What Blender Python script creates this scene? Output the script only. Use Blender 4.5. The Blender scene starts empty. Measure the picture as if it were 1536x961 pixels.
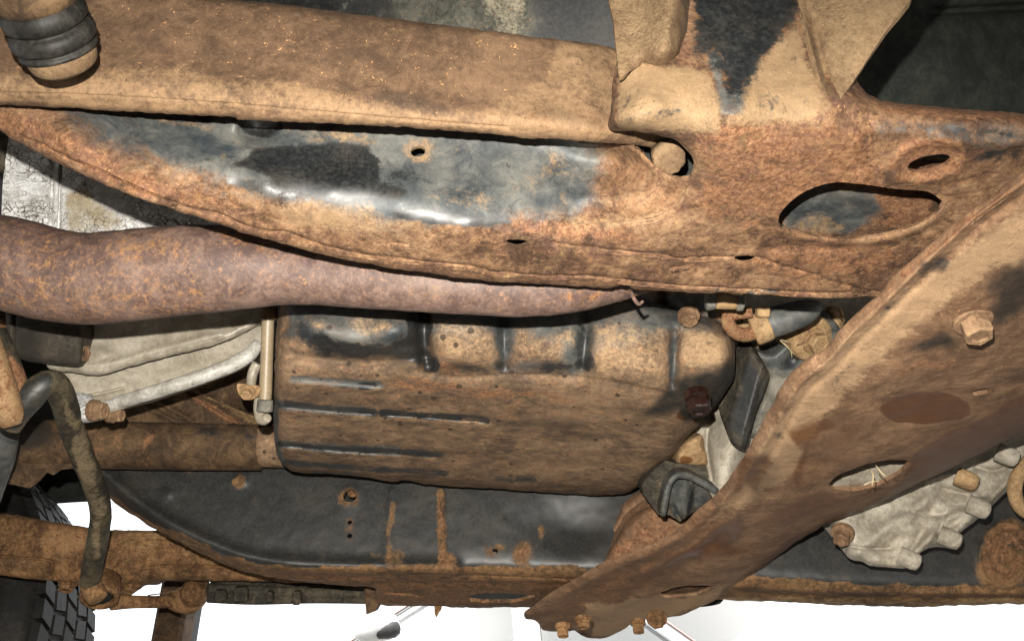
import bpy, math, random
import numpy as np
from mathutils import Vector, Matrix, noise as mnoise
from mathutils.geometry import delaunay_2d_cdt

random.seed(7)
scene = bpy.context.scene
COL = scene.collection

# ------------------------------------------------------------------ camera
CZ = 0.30                      # camera height above the ground (m)
PITCH = math.radians(32)
TANH = 0.51                    # tan of half the horizontal field of view
cam_d = bpy.data.cameras.new('camera')
cam = bpy.data.objects.new('camera', cam_d)
COL.objects.link(cam)
cam.location = (0, 0, CZ)
cam.rotation_euler = (math.radians(90) + PITCH, 0, 0)
cam_d.sensor_fit = 'HORIZONTAL'
cam_d.sensor_width = 36
cam_d.lens = 18 / TANH
cam_d.clip_start = 0.01
cam_d.clip_end = 3000
scene.camera = cam

# ------------------------------------------------------------------ world, sun, flash, exposure
SUN_EL, SUN_ROT = math.radians(58), math.radians(200)
w = bpy.data.worlds.new('World')
scene.world = w
w.use_nodes = True
wn = w.node_tree.nodes
sky = wn.new('ShaderNodeTexSky')
sky.sky_type = 'NISHITA'
sky.sun_disc = False
sky.sun_elevation = SUN_EL
sky.sun_rotation = SUN_ROT
sky.dust_density = 4.0
bg = wn['Background']
bg.inputs['Strength'].default_value = 0.15
mx_ = wn.new('ShaderNodeMix'); mx_.data_type = 'RGBA'      # thin bright cloud over the whole sky
mx_.inputs[0].default_value = .75
mx_.inputs[7].default_value = (5.6, 5.6, 5.5, 1)
w.node_tree.links.new(sky.outputs[0], mx_.inputs[6])
w.node_tree.links.new(mx_.outputs[2], bg.inputs[0])

sun_d = bpy.data.lights.new('sun', 'SUN')
sun_d.energy = 1.5
sun_d.angle = math.radians(12)
sun_d.color = (1.0, 0.95, 0.87)
sun = bpy.data.objects.new('sun', sun_d)
COL.objects.link(sun)
_sd = Vector((math.sin(SUN_ROT) * math.cos(SUN_EL), math.cos(SUN_ROT) * math.cos(SUN_EL), math.sin(SUN_EL)))
sun.rotation_euler = _sd.to_track_quat('Z', 'Y').to_euler()
sun.location = (0, 0, 6)

# the camera's own flash: above the lens and a little to its left
fl_d = bpy.data.lights.new('flash', 'SPOT')
fl_d.energy = 27.0
fl_d.spot_size = math.radians(108)
fl_d.spot_blend = 1.0
fl_d.shadow_soft_size = 0.004
fl_d.color = (1.0, 0.955, 0.88)
fl = bpy.data.objects.new('flash', fl_d)
COL.objects.link(fl)
_up = Vector((0, -math.sin(PITCH), math.cos(PITCH)))
_fw = Vector((0, math.cos(PITCH), math.sin(PITCH)))
fl.location = Vector((0, 0, CZ)) + _up * 0.047 + Vector((-0.018, 0, 0))
fl.rotation_euler = (math.radians(90) + PITCH - math.radians(21), 0, 0)

vs = scene.view_settings
vs.view_transform = 'Standard'
vs.look = 'None'
vs.gamma = 1
vs.use_curve_mapping = False
vs.exposure = 1.4
scene.cycles.max_bounces = 6
scene.cycles.sample_clamp_indirect = 8

# ------------------------------------------------------------------ measuring helpers
F = 768 / TANH
C0 = np.array([0, 0, CZ])
RX = np.array([1.0, 0, 0]); UP = np.array(_up); FW = np.array(_fw)
SP, CP = math.sin(PITCH), math.cos(PITCH)

def world(px, py, d):
    """points at pixel (px, py) of the photograph and d metres along the view axis"""
    px, py, d = (np.asarray(a, float) for a in (px, py, d))
    u = (px - 768) / F
    v = (480.5 - py) / F
    return C0 + d[..., None] * (FW + u[..., None] * RX + v[..., None] * UP)

def W(px, py, d):
    return Vector(world(px, py, d))

def dH(py, h):                 # distance of the level plane h above the camera
    return h / (SP + CP * (480.5 - np.asarray(py, float)) / F)

def dY(py, Y):                 # distance of the upright plane Y ahead
    return Y / (CP - SP * (480.5 - np.asarray(py, float)) / F)

def project(co):
    q = co - C0
    z = q @ FW
    z = np.where(np.abs(z) < 1e-6, 1e-6, z)
    return np.stack([768 + F * (q @ RX) / z, 480.5 - F * (q @ UP) / z], 1)

def spline(pts, step, closed=False, smooth=True):
    """resampled polyline, Catmull-Rom when smooth"""
    P = np.array(pts, float)
    n = len(P)
    segs = n if closed else n - 1
    out = []
    for i in range(segs):
        p1, p2 = P[i], P[(i + 1) % n]
        if closed:
            p0, p3 = P[i - 1], P[(i + 2) % n]
        else:
            p0, p3 = P[max(i - 1, 0)], P[min(i + 2, n - 1)]
        L = np.linalg.norm((p2 - p1)[:2] if P.shape[1] == 2 else p2 - p1)
        k = max(1, int(round(L / step)))
        for j in range(k):
            t = j / k
            if smooth:
                m1, m2 = (p2 - p0) / 2, (p3 - p1) / 2
                l0 = np.linalg.norm(p1 - p0) or L; l3 = np.linalg.norm(p3 - p2) or L
                m1 = m1 * min(1, 2 * L / (L + l0)); m2 = m2 * min(1, 2 * L / (L + l3))
                out.append((2*t**3 - 3*t**2 + 1) * p1 + (t**3 - 2*t**2 + t) * m1 + (-2*t**3 + 3*t**2) * p2 + (t**3 - t**2) * m2)
            else:
                out.append(p1 * (1 - t) + p2 * t)
    if not closed:
        out.append(P[-1])
    return np.array(out)

def inside(p, poly):
    x, y = p[:, 0], p[:, 1]
    r = np.zeros(len(p), bool)
    a = poly; b = np.roll(poly, -1, 0)
    for (x1, y1), (x2, y2) in zip(a, b):
        if y1 == y2:
            continue
        c = (y1 > y) != (y2 > y)
        r ^= c & (x < (x2 - x1) * (y - y1) / (y2 - y1) + x1)
    return r

def dist(p, line, closed=True):
    a = line; b = np.roll(line, -1, 0)
    if not closed:
        a, b = a[:-1], b[:-1]
    best = np.full(len(p), 1e9)
    for p1, p2 in zip(a, b):
        d = p2 - p1
        L = d @ d
        if L < 1e-12:
            continue
        t = np.clip(((p - p1) @ d) / L, 0, 1)
        q = p - (p1 + t[:, None] * d)
        best = np.minimum(best, q[:, 0]**2 + q[:, 1]**2)
    return np.sqrt(best)

def E(cx, cy, rx, ry, ang=0, n=22):
    a = math.radians(ang)
    return [(cx + rx * math.cos(t) * math.cos(a) - ry * math.sin(t) * math.sin(a),
             cy + rx * math.cos(t) * math.sin(a) + ry * math.sin(t) * math.cos(a))
            for t in [2 * math.pi * i / n for i in range(n)]]

def rbf(ctrl):
    """smooth surface through (px, py, d) points"""
    c = np.array(ctrl, float)
    P = c[:, :2] / 100
    n = len(P)
    def k(r2):
        return np.where(r2 > 1e-12, r2 * np.log(np.maximum(r2, 1e-12)), 0)
    r2 = ((P[:, None] - P[None])**2).sum(-1)
    A = np.zeros((n + 3, n + 3))
    A[:n, :n] = k(r2) + np.eye(n) * 1e-4
    A[:n, n] = 1; A[:n, n+1:] = P
    A[n, :n] = 1; A[n+1:, :n] = P.T
    s = np.linalg.solve(A, np.concatenate([c[:, 2], np.zeros(3)]))
    def f(p):
        q = p / 100
        r2 = ((q[:, None] - P[None])**2).sum(-1)
        return k(r2) @ s[:n] + s[n] + q @ s[n+1:]
    return f

def curve(tab):
    t = np.array(tab, float)
    return lambda x: np.interp(x, t[:, 0], t[:, 1])

def smoothstep(a, b, x):
    t = np.clip((x - a) / (b - a), 0, 1)
    return t * t * (3 - 2 * t)

# ------------------------------------------------------------------ object helpers
def tag(o, label=None, cat=None, group=None, kind=None):
    if label: o['label'] = label
    if cat: o['category'] = cat
    if group: o['group'] = group
    if kind: o['kind'] = kind
    return o

def link(name, me, mat, parent=None, origin=None):
    o = bpy.data.objects.new(name, me)
    COL.objects.link(o)
    if mat is not None:
        me.materials.append(mat)
    base = Vector((0, 0, 0))
    if parent is not None:
        o.parent = parent
        p = parent
        while p is not None:
            base += p.location
            p = p.parent
    if origin is None:
        origin = base
    o.location = Vector(origin) - base
    return o

def empty(name, loc, label, cat, group=None, kind=None):
    o = bpy.data.objects.new(name, None)
    COL.objects.link(o)
    o.location = loc
    o.empty_display_size = 0.05
    return tag(o, label, cat, group, kind)

def build(name, V, faces, mat, parent=None, smooth=True, paint=(), flat_from=None):
    """one mesh object from world-space vertices"""
    V = np.asarray(V, float)
    if parent is None:
        org = V.mean(0)
    else:
        org = np.zeros(3); p = parent
        while p is not None:
            org = org + np.array(p.location); p = p.parent
    me = bpy.data.meshes.new(name)
    me.from_pydata((V - org).tolist(), [], faces)
    me.polygons.foreach_set('use_smooth', [smooth] * len(me.polygons))
    if paint:
        uv0 = project(V)
        uv = uv0.copy()
        for i, (x, y) in enumerate(uv0):
            uv[i, 0] += 8 * mnoise.noise((x * .028, y * .028, 1.7)) + 2.5 * mnoise.noise((x * .085, y * .085, 7.1))
            uv[i, 1] += 6 * mnoise.noise((x * .028, y * .028, 4.4)) + 2.5 * mnoise.noise((x * .085, y * .085, 2.9))
        for a in sorted({p[0] for p in paint}):
            val = np.zeros(len(V))
            for q in paint:
                if q[0] != a:
                    continue
                poly, soft = np.array(q[1], float), q[2]
                st = q[3] if len(q) > 3 else 1.0
                if len(q) > 4 and q[4] == 'line':
                    m = (1 - smoothstep(soft * .4, soft, dist(uv0 * .75 + uv * .25, poly, False)))
                else:
                    sd = dist(uv, poly) * np.where(inside(uv, poly), 1, -1)
                    m = smoothstep(-soft, soft, sd)
                if st < 0:
                    val = val * (1 - m * -st)
                else:
                    val = np.maximum(val, m * st)
            at = me.attributes.new(a, 'FLOAT', 'POINT')
            at.data.foreach_set('value', val.astype(np.float32))
    me.update()
    return link(name, me, mat, parent, None if parent is not None else org)

def jag(poly, amp, freq=0.05, seed=0.0):
    out = poly.copy()
    for i, (x, y) in enumerate(poly):
        out[i, 0] += amp * mnoise.noise((x * freq, y * freq, seed))
        out[i, 1] += amp * mnoise.noise((x * freq, y * freq, seed + 9.3)) + amp * .6 * mnoise.noise((x * freq * 4, y * freq * 4, seed + 3.3))
    return out

def plate(name, outline, dfn, mat, parent=None, holes=(), res=5.0, thick=0.003, ext=None, roll=None, calm=None,
          ridges=(), bumps=(), steps=(), rough=0.0, rfreq=60.0, ragged=0.6, smooth=True, paint=(), extra=()):
    """a shaped sheet or shell: an outline measured in the photograph, set at its own distance dfn, with
    raised or sunk lines (ridges), dents (bumps), edges that turn away (roll), holes and real thickness"""
    out = jag(spline(outline, res, True, smooth), ragged, 0.07, len(name))
    hs = [jag(spline(h, res * .7, True, True), ragged * .7, 0.09, 4.0) for h in holes]
    lo, hi = out.min(0), out.max(0)
    gx = np.arange(lo[0] + res / 2, hi[0], res)
    gy = np.arange(lo[1] + res / 2, hi[1], res * .87)
    X, Y = np.meshgrid(gx, gy)
    X = X + (np.arange(len(gy)) % 2)[:, None] * res * .5
    G = np.stack([X.ravel(), Y.ravel()], 1)
    ok = inside(G, out) & (dist(G, out) > res * .55)
    for h in hs:
        ok &= ~inside(G, h) & (dist(G, h) > res * .5)
    G = G[ok]
    fine = []
    for rd in ridges:                     # extra points along narrow lines so that they stay crisp
        if rd[1] < res * 2.2:
            L = spline(rd[0], res * .7, False)
            T = np.gradient(L, axis=0)
            N = np.stack([-T[:, 1], T[:, 0]], 1) / np.maximum(np.linalg.norm(T, axis=1), 1e-6)[:, None]
            for o_ in (-1, -.5, 0, .5, 1):
                fine.append(L + N * o_ * rd[1])
    for st in steps:
        L = spline(st[0], res * .7, False)
        T = np.gradient(L, axis=0)
        N = np.stack([-T[:, 1], T[:, 0]], 1) / np.maximum(np.linalg.norm(T, axis=1), 1e-6)[:, None]
        for o_ in (-.9, .9):
            fine.append(L + N * o_)
    if fine:
        Fp = np.concatenate(fine)
        okf = inside(Fp, out) & (dist(Fp, out) > 1.0)
        for h in hs:
            okf &= ~inside(Fp, h) & (dist(Fp, h) > 1.0)
        Fp = Fp[okf]
        # drop grid points crowding the fine ones
        cell = {}
        for q in Fp:
            cell.setdefault((int(q[0] // res), int(q[1] // res)), []).append(q)
        keep = np.ones(len(G), bool)
        for i, q in enumerate(G):
            cx, cy = int(q[0] // res), int(q[1] // res)
            for a in (-1, 0, 1):
                for b in (-1, 0, 1):
                    for z in cell.get((cx + a, cy + b), ()):
                        if (z[0] - q[0])**2 + (z[1] - q[1])**2 < (res * .5)**2:
                            keep[i] = False
        G = np.concatenate([G[keep], Fp])
    pts = [out] + hs + [G]
    edges = []
    base = 0
    for lp in [out] + hs:
        n = len(lp)
        edges += [(base + i, base + (i + 1) % n) for i in range(n)]
        base += n
    allp = np.concatenate(pts)
    r = delaunay_2d_cdt([Vector(p) for p in allp.tolist()], edges, [], 0, 1e-4)
    P = np.array([tuple(v) for v in r[0]])
    T = np.array(r[2])
    cen = P[T].mean(1)
    ok = inside(cen, out)
    for h in hs:
        ok &= ~inside(cen, h)
    T = T[ok]
    used = np.unique(T)
    remap = np.full(len(P), -1); remap[used] = np.arange(len(used))
    P = P[used]; T = remap[T]
    d = dfn(P)
    if roll:
        for rl in (roll if isinstance(roll, list) else [roll]):
            width, amt = rl[0], rl[1]
            e = dist(P, np.array(rl[2], float), False) if len(rl) > 2 else dist(P, out)
            t = np.clip(1 - e / width, 0, 1)
            d = d + amt * (1 - np.sqrt(1 - np.minimum(t, .999)**2))
    for rd in ridges:
        e = dist(P, spline(rd[0], 4, False), False)
        if len(rd) > 3 and rd[3] == 'v':
            d = d + rd[2] * np.clip(1 - e / rd[1], 0, 1)
        else:
            d = d + rd[2] * np.exp(-(e / rd[1])**2 * 2)
    for st in steps:                      # everything on the right-hand side of the line drops back, fading over st[2] px
        L = spline(st[0], 4, False)
        e = dist(P, L, False)
        a, b = L[:-1], L[1:]
        mid = (a + b) / 2
        k = ((P[:, None] - mid[None])**2).sum(-1).argmin(1)
        tt = b - a
        side = tt[k, 0] * (P[:, 1] - a[k, 1]) - tt[k, 1] * (P[:, 0] - a[k, 0])
        g = np.clip(1 - e / st[2], 0, 1)
        if len(st) > 3:                   # fade at the ends of the line
            s_ = np.minimum(k, len(mid) - 1 - k) / max(1, len(mid) * st[3])
            g = g * np.clip(s_, 0, 1)
        d = d + np.where(side > 0, st[1] * g, 0)
    for bm_ in bumps:                     # (cx, cy, rx, ry, angle, amount)
        a = math.radians(bm_[4])
        x, y = P[:, 0] - bm_[0], P[:, 1] - bm_[1]
        xx = (x * math.cos(a) + y * math.sin(a)) / bm_[2]
        yy = (-x * math.sin(a) + y * math.cos(a)) / bm_[3]
        d = d + bm_[5] * np.exp(-(xx**2 + yy**2)**(bm_[6] if len(bm_) > 6 else 1.0))
    V = world(P[:, 0], P[:, 1], d)
    # orient to the camera and make normals
    a, b, c = V[T[:, 0]], V[T[:, 1]], V[T[:, 2]]
    fn = np.cross(b - a, c - a)
    flip = (fn * (C0 - a)).sum(1) < 0
    T[flip] = T[flip][:, ::-1]
    fn[flip] *= -1
    vn = np.zeros_like(V)
    for i in range(3):
        np.add.at(vn, T[:, i], fn)
    vn /= np.maximum(np.linalg.norm(vn, axis=1), 1e-12)[:, None]
    if rough:
        nz = np.array([mnoise.fractal(Vector(p) * rfreq, .9, 2.1, 4) for p in V])
        if calm:
            cp = np.array(calm[0], float)
            nz = nz * (1 - .92 * smoothstep(-calm[1], calm[1], dist(P, cp) * np.where(inside(P, cp), 1, -1)))
        V = V + vn * (nz * rough)[:, None]
    back = V + np.array(ext) if ext is not None else V - vn * thick
    n = len(V)
    cnt = {}
    for t in T.tolist():
        for i in range(3):
            e = (t[i], t[(i + 1) % 3])
            cnt[e] = cnt.get(e, 0) + 1
    rim = [e for e in cnt if (e[1], e[0]) not in cnt]
    faces = T.tolist() + (T[:, ::-1] + n).tolist()
    rv = sorted({i for e in rim for i in e})
    m1 = {v: 2 * n + k for k, v in enumerate(rv)}
    m2 = {v: 2 * n + len(rv) + k for k, v in enumerate(rv)}
    for i, j in rim:
        faces.append((m1[j], m1[i], m2[i], m2[j]))
    VV = np.concatenate([V, back, V[rv], back[rv]])
    return build(name, VV, faces, mat, parent, True, paint)

def tube(name, pts, rad, mat, parent=None, n=20, step=0.008, cap=True, paint=(), rough=0.0, rfreq=80, flat=1.0, square=0.0):
    """round bar or pipe along 3-D points"""
    P = np.array([tuple(p) for p in pts], float)
    R = np.array(rad if hasattr(rad, '__len__') else [rad] * len(P), float)
    Q = spline(np.concatenate([P, R[:, None]], 1), step, False)
    P, R = Q[:, :3], Q[:, 3]
    T = np.gradient(P, axis=0)
    T /= np.linalg.norm(T, axis=1)[:, None]
    up = np.array([0, 0, 1.0]) if abs(T[0, 2]) < .9 else np.array([1.0, 0, 0])
    a = np.cross(T[0], up); a /= np.linalg.norm(a)
    V, faces = [], []
    for i in range(len(P)):
        a = a - T[i] * (a @ T[i]); a /= np.linalg.norm(a)
        b = np.cross(T[i], a)
        for k in range(n):
            t = 2 * math.pi * k / n
            V.append(P[i] + R[i] * (math.cos(t) * a + flat * math.sin(t) * b))
    for i in range(len(P) - 1):
        for k in range(n):
            k2 = (k + 1) % n
            faces.append((i*n + k, i*n + k2, (i+1)*n + k2, (i+1)*n + k))
    V = np.array(V)
    if rough:
        cen = np.repeat(P, n, 0)
        nn = (V - cen); nn /= np.maximum(np.linalg.norm(nn, axis=1), 1e-9)[:, None]
        V = V + nn * (np.array([mnoise.fractal(Vector(p) * rfreq, .9, 2.1, 4) for p in V]) * rough)[:, None]
    if cap:
        for s, rev in ((0, True), (len(P) - 1, False)):
            ring = [V[s*n + k] for k in range(n)]
            base = len(V)
            # a rounded end: shrunk ring set slightly out
            c = P[s]; out = T[s] * (-1 if rev else 1)
            r1 = [c + (q - c) * .82 + out * R[s] * .10 for q in ring]
            V = np.concatenate([V, r1])
            for k in range(n):
                k2 = (k + 1) % n
                f = (s*n + k, s*n + k2, base + k2, base + k)
                faces.append(f if not rev else f[::-1])
            f = tuple(base + k for k in range(n))
            faces.append(f if not rev else f[::-1])
    return build(name, V, faces, mat, parent, True, paint)

def frame(axis, hint=(0, 0, 1)):
    z = np.array(axis, float); z /= np.linalg.norm(z)
    h = np.array(hint, float)
    if abs(h @ z) > .95: h = np.array([1.0, 0, 0])
    x = np.cross(h, z); x /= np.linalg.norm(x)
    return x, np.cross(z, x), z

def lathe(name, c, axis, prof, mat, parent=None, n=28, paint=(), sides=None, rot=0.0, smooth=True, jitter=0.0):
    """turned shape about an axis: prof = [(radius, height), ...]; sides=6 makes a hexagon"""
    x, y, z = frame(axis)
    n = sides or n
    c = np.array(c)
    V, faces = [], []
    for r, h in prof:
        for k in range(n):
            t = 2 * math.pi * k / n + rot
            rr = r * (1 + jitter * mnoise.noise((math.cos(t) * 2.5, math.sin(t) * 2.5, h * 90)))
            V.append(c + rr * (math.cos(t) * x + math.sin(t) * y) + h * z)
    m = len(prof)
    for i in range(m - 1):
        for k in range(n):
            k2 = (k + 1) % n
            faces.append((i*n + k, i*n + k2, (i+1)*n + k2, (i+1)*n + k))
    faces.append(tuple(range(n - 1, -1, -1)))
    faces.append(tuple((m - 1)*n + k for k in range(n)))
    return build(name, V, faces, mat, parent, smooth, paint)

def bolt(c, axis, r, h, mat, parent, name='bolt', washer=1.35, rot=0.0, wh=.22):
    """hexagon head with a flange, its base on c and pointing along axis"""
    x, y, z = frame(axis)
    c = np.array(c)
    V, faces = [], []
    def ring(rad, hh, n, ro=0):
        s = len(V)
        for k in range(n):
            t = 2 * math.pi * k / n + ro
            V.append(c + rad * (math.cos(t) * x + math.sin(t) * y) + hh * z)
        return list(range(s, s + n))
    def join(a, b):
        n = len(a)
        for k in range(n):
            faces.append((a[k], a[(k+1) % n], b[(k+1) % n], b[k]))
    if washer:
        f0 = ring(r * washer, -h * .3, 24); f1 = ring(r * washer, h * wh * .8, 24); f2 = ring(r * washer * .94, h * wh, 24)
        join(f0, f1); join(f1, f2); faces.append(tuple(f2))
    b = h * wh * .9
    a0 = ring(r, b - h * .1, 6, rot); a1 = ring(r, h * .9, 6, rot); a2 = ring(r * .88, h, 6, rot); a3 = ring(r * .62, h * .985, 6, rot); a4 = ring(r * .55, h * .9, 6, rot)
    join(a0, a1); join(a1, a2); join(a2, a3); join(a3, a4); faces.append(tuple(a4))
    return build(name, V, faces, mat, parent, False)

def box(name, c, axes, half, mat, parent=None, bevel=0.003, paint=()):
    """bevelled box; axes = three directions, half = three half sizes"""
    A = [np.array(a, float) / np.linalg.norm(a) for a in axes]
    c = np.array(c)
    bv = bevel
    V, idx = [], {}
    faces = []
    for ax in range(3):
        for s in (-1, 1):
            o = [(ax + 1) % 3, (ax + 2) % 3]
            q = []
            for (p, r_) in ((-1, -1), (1, -1), (1, 1), (-1, 1)):
                v = [0, 0, 0]
                v[ax] = s * half[ax]; v[o[0]] = p * (half[o[0]] - bv); v[o[1]] = r_ * (half[o[1]] - bv)
                sg = [0, 0, 0]; sg[ax] = s; sg[o[0]] = p; sg[o[1]] = r_
                idx[(ax,) + tuple(sg)] = len(V)
                q.append(len(V))
                V.append(c + sum(v[i] * A[i] for i in range(3)))
            faces.append(tuple(q if s > 0 else q[::-1]))
    for a in range(3):
        b_, d_ = (a + 1) % 3, (a + 2) % 3
        for s1 in (-1, 1):
            for s2 in (-1, 1):
                def g(t, ax):
                    sg = [0, 0, 0]; sg[a] = t; sg[b_] = s1; sg[d_] = s2
                    return idx[(ax,) + tuple(sg)]
                f = (g(-1, b_), g(1, b_), g(1, d_), g(-1, d_))
                faces.append(f if s1 * s2 > 0 else f[::-1])
    for sx in (-1, 1):
        for sy in (-1, 1):
            for sz in (-1, 1):
                f = tuple(idx[(ax, sx, sy, sz)] for ax in range(3))
                faces.append(f if sx * sy * sz > 0 else f[::-1])
    return build(name, V, faces, mat, parent, False, paint)

# ------------------------------------------------------------------ materials
class NT:
    def __init__(s, name):
        s.m = bpy.data.materials.new(name)
        s.m.use_nodes = True
        s.t = s.m.node_tree
        s.b = s.t.nodes['Principled BSDF']
        s.pos = s.t.nodes.new('ShaderNodeNewGeometry').outputs['Position']
    def n(s, typ, ins=None, **kw):
        nd = s.t.nodes.new(typ)
        for k, v in kw.items():
            setattr(nd, k, v)
        for k, v in (ins or {}).items():
            if isinstance(v, bpy.types.NodeSocket):
                s.t.links.new(v, nd.inputs[k])
            else:
                nd.inputs[k].default_value = v
        return nd
    def noise(s, scale, detail=5, rough=.65, dist=0.0, vec=None):
        return s.n('ShaderNodeTexNoise', {'Vector': vec or s.pos, 'Scale': scale, 'Detail': detail, 'Roughness': rough, 'Distortion': dist}).outputs['Fac']
    def math(s, op, a, b=0.0, c=0.0):
        return s.n('ShaderNodeMath', {0: a, 1: b, 2: c}, operation=op).outputs[0]
    def ss(s, x, a, b, lo=0.0, hi=1.0):
        return s.n('ShaderNodeMapRange', {0: x, 1: a, 2: b, 3: lo, 4: hi}, interpolation_type='SMOOTHSTEP').outputs[0]
    def mix(s, f, a, b, mode='MIX'):
        nd = s.n('ShaderNodeMix', data_type='RGBA', blend_type=mode)
        for k, v in ((0, f), (6, a), (7, b)):
            if isinstance(v, bpy.types.NodeSocket):
                s.t.links.new(v, nd.inputs[k])
            else:
                nd.inputs[k].default_value = v if k == 0 or len(v) == 4 else (*v, 1)
        return nd.outputs[2]
    def ramp(s, f, stops):
        nd = s.n('ShaderNodeValToRGB', {0: f})
        el = nd.color_ramp.elements
        while len(el) < len(stops):
            el.new(.5)
        for e, (p, c) in zip(el, stops):
            e.position = p
            e.color = (*c, 1)
        return nd.outputs[0]
    def attr(s, name):
        return s.n('ShaderNodeAttribute', attribute_name=name).outputs['Fac']
    def set(s, k, v):
        if isinstance(v, bpy.types.NodeSocket):
            s.t.links.new(v, s.b.inputs[k])
        else:
            s.b.inputs[k].default_value = v

def grime(name, cols, tan=(.42, .28, .14), tan0=0.0, blue0=0.0, black0=0.0, scale=1.0, flecks=((.55, .25, .09), .0), dark=.5,
          bump=.5, rough=.82, blue=((.026, .033, .038), (.125, .124, .110)), black=((.005, .006, .007), (.020, .022, .022)), spec=.35, metal=0.0,
          streak=None, light=((.40, .30, .24), 0.0), blackrough=.48, wetc=(.125, .060, .030), tan_s=28, tan_r=(.25, .88), crack=0, mottle=.0, mcol=(.075, .052, .028), mcol2=(.36, .21, .12), mcol3=(.125, .092, .042), sat=1.07, fine=.22, dust=.45, dots=0):
    s = NT(name)
    vec = s.pos
    if streak:
        vec = s.n('ShaderNodeVectorMath', {0: s.pos, 1: streak}, operation='MULTIPLY').outputs[0]
    n1 = s.noise(16 * scale, 5, .68, .6, vec)
    n2 = s.noise(70 * scale, 6, .72, .8, vec)
    n3 = s.noise(330 * scale, 4, .75, 0, vec)
    n4 = s.noise(900, 3, .75)
    v = s.math('ADD', s.math('MULTIPLY', n1, .42), s.math('ADD', s.math('MULTIPLY', n2, .34), s.math('MULTIPLY', n3, .24)))
    k = len(cols)
    col = s.ramp(s.ss(v, .40, .60), [(i / (k - 1), c) for i, c in enumerate(cols)])
    # rust colour brought out
    rm = s.ss(s.math('ADD', s.attr('rust'), s.math('MULTIPLY', s.math('SUBTRACT', n2, .5), 1.8)), .35, .7)
    col = s.mix(rm, col, s.ramp(s.ss(n3, .3, .7), [(0, (.095, .044, .024)), (.5, (.205, .104, .055)), (1, (.30, .172, .098))]))
    # purple-brown, olive and pale mottling
    if mottle > 0:
        for k, (sc1, sc2, lo, hi, c_, am) in enumerate(((52, 210, .49, .57, mcol, 1.0), (38, 170, .52, .60, mcol3, .75), (64, 260, .53, .60, mcol2, .8), (105, 380, .545, .60, tuple(c * .45 for c in mcol), .9))):
            off = s.n('ShaderNodeVectorMath', {0: vec, 1: (k * 3.7, k * 1.9, k * 5.1)}, operation='ADD').outputs[0]
            mt = s.ss(s.math('ADD', s.math('MULTIPLY', s.noise(sc1 * scale, 8, .76, .9, off), .62), s.math('MULTIPLY', s.noise(sc2 * scale, 5, .75, 0, off), .38)), lo, hi)
            col = s.mix(s.math('MULTIPLY', mt, min(1, mottle * am)), col, c_)
    # bright rust flecks
    if flecks[1] > 0:
        f = s.noise(420 * scale, 2, .6, 1.5)
        g = s.ss(s.math('ADD', f, s.math('MULTIPLY', n2, .25)), .80 - flecks[1], .86 - flecks[1])
        col = s.mix(s.math('MULTIPLY', g, .85), col, flecks[0])
    # dusty paint
    nB = s.math('ADD', s.math('MULTIPLY', s.noise(34 * scale, 6, .72, .4), .6), s.math('MULTIPLY', n3, .4))
    bm = s.ss(s.math('ADD', s.math('ADD', s.attr('blue'), blue0), s.math('MULTIPLY', s.math('SUBTRACT', nB, .5), 2.6)), .15, 1.0)
    bc = s.mix(s.ss(s.math('ADD', s.math('MULTIPLY', s.noise(26 * scale, 6, .66, .4), .62), s.math('MULTIPLY', n2, .38)), .34, .66), blue[0], blue[1])
    col = s.mix(bm, col, bc)
    # pale dried mud, and daylight painted on the crossmember's lower end
    nA = s.math('ADD', s.math('MULTIPLY', s.noise(tan_s * scale, 6, .75, .5), .6), s.math('MULTIPLY', n3, .4))
    tm = s.ss(s.math('ADD', s.math('ADD', s.attr('tan'), tan0), s.math('MULTIPLY', s.math('SUBTRACT', nA, .5), 2.8)), tan_r[0], tan_r[1])
    tc = s.mix(n3, tuple(c * .72 for c in tan), tuple(min(1, c * 1.22) for c in tan))
    col = s.mix(tm, col, tc)
    # clean black paint; also painted shade in the oil pan's undercuts
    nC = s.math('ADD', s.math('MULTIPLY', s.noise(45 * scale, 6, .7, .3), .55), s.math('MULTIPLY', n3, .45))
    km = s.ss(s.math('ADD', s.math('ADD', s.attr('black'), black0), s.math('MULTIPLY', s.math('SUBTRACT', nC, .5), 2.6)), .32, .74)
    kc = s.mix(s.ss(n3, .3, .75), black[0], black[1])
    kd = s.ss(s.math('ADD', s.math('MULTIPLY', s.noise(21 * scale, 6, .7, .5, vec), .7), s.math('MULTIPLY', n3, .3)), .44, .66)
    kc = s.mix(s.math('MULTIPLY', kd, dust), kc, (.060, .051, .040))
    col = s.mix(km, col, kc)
    # pale flecks, pits, grain
    if light[1] > 0:
        f = s.noise(240 * scale, 3, .7, .5)
        g = s.ss(s.math('ADD', f, s.math('MULTIPLY', n2, .3)), .83 - light[1], .90 - light[1])
        col = s.mix(s.math('MULTIPLY', g, .7), col, light[0])
    pit = s.noise(260 * scale, 3, .6, 1.0)
    pm = s.math('MULTIPLY', s.ss(pit, .36, .27), dark)
    col = s.mix(pm, col, tuple(c * .28 for c in cols[0]))
    grain = s.math('MULTIPLY', s.ss(n4, .25, .75, .84, 1.16), s.ss(n2, .3, .7, .88, 1.12))
    col = s.mix(1.0, col, s.n('ShaderNodeCombineColor', {0: grain, 1: grain, 2: grain}).outputs[0], 'MULTIPLY')
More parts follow.
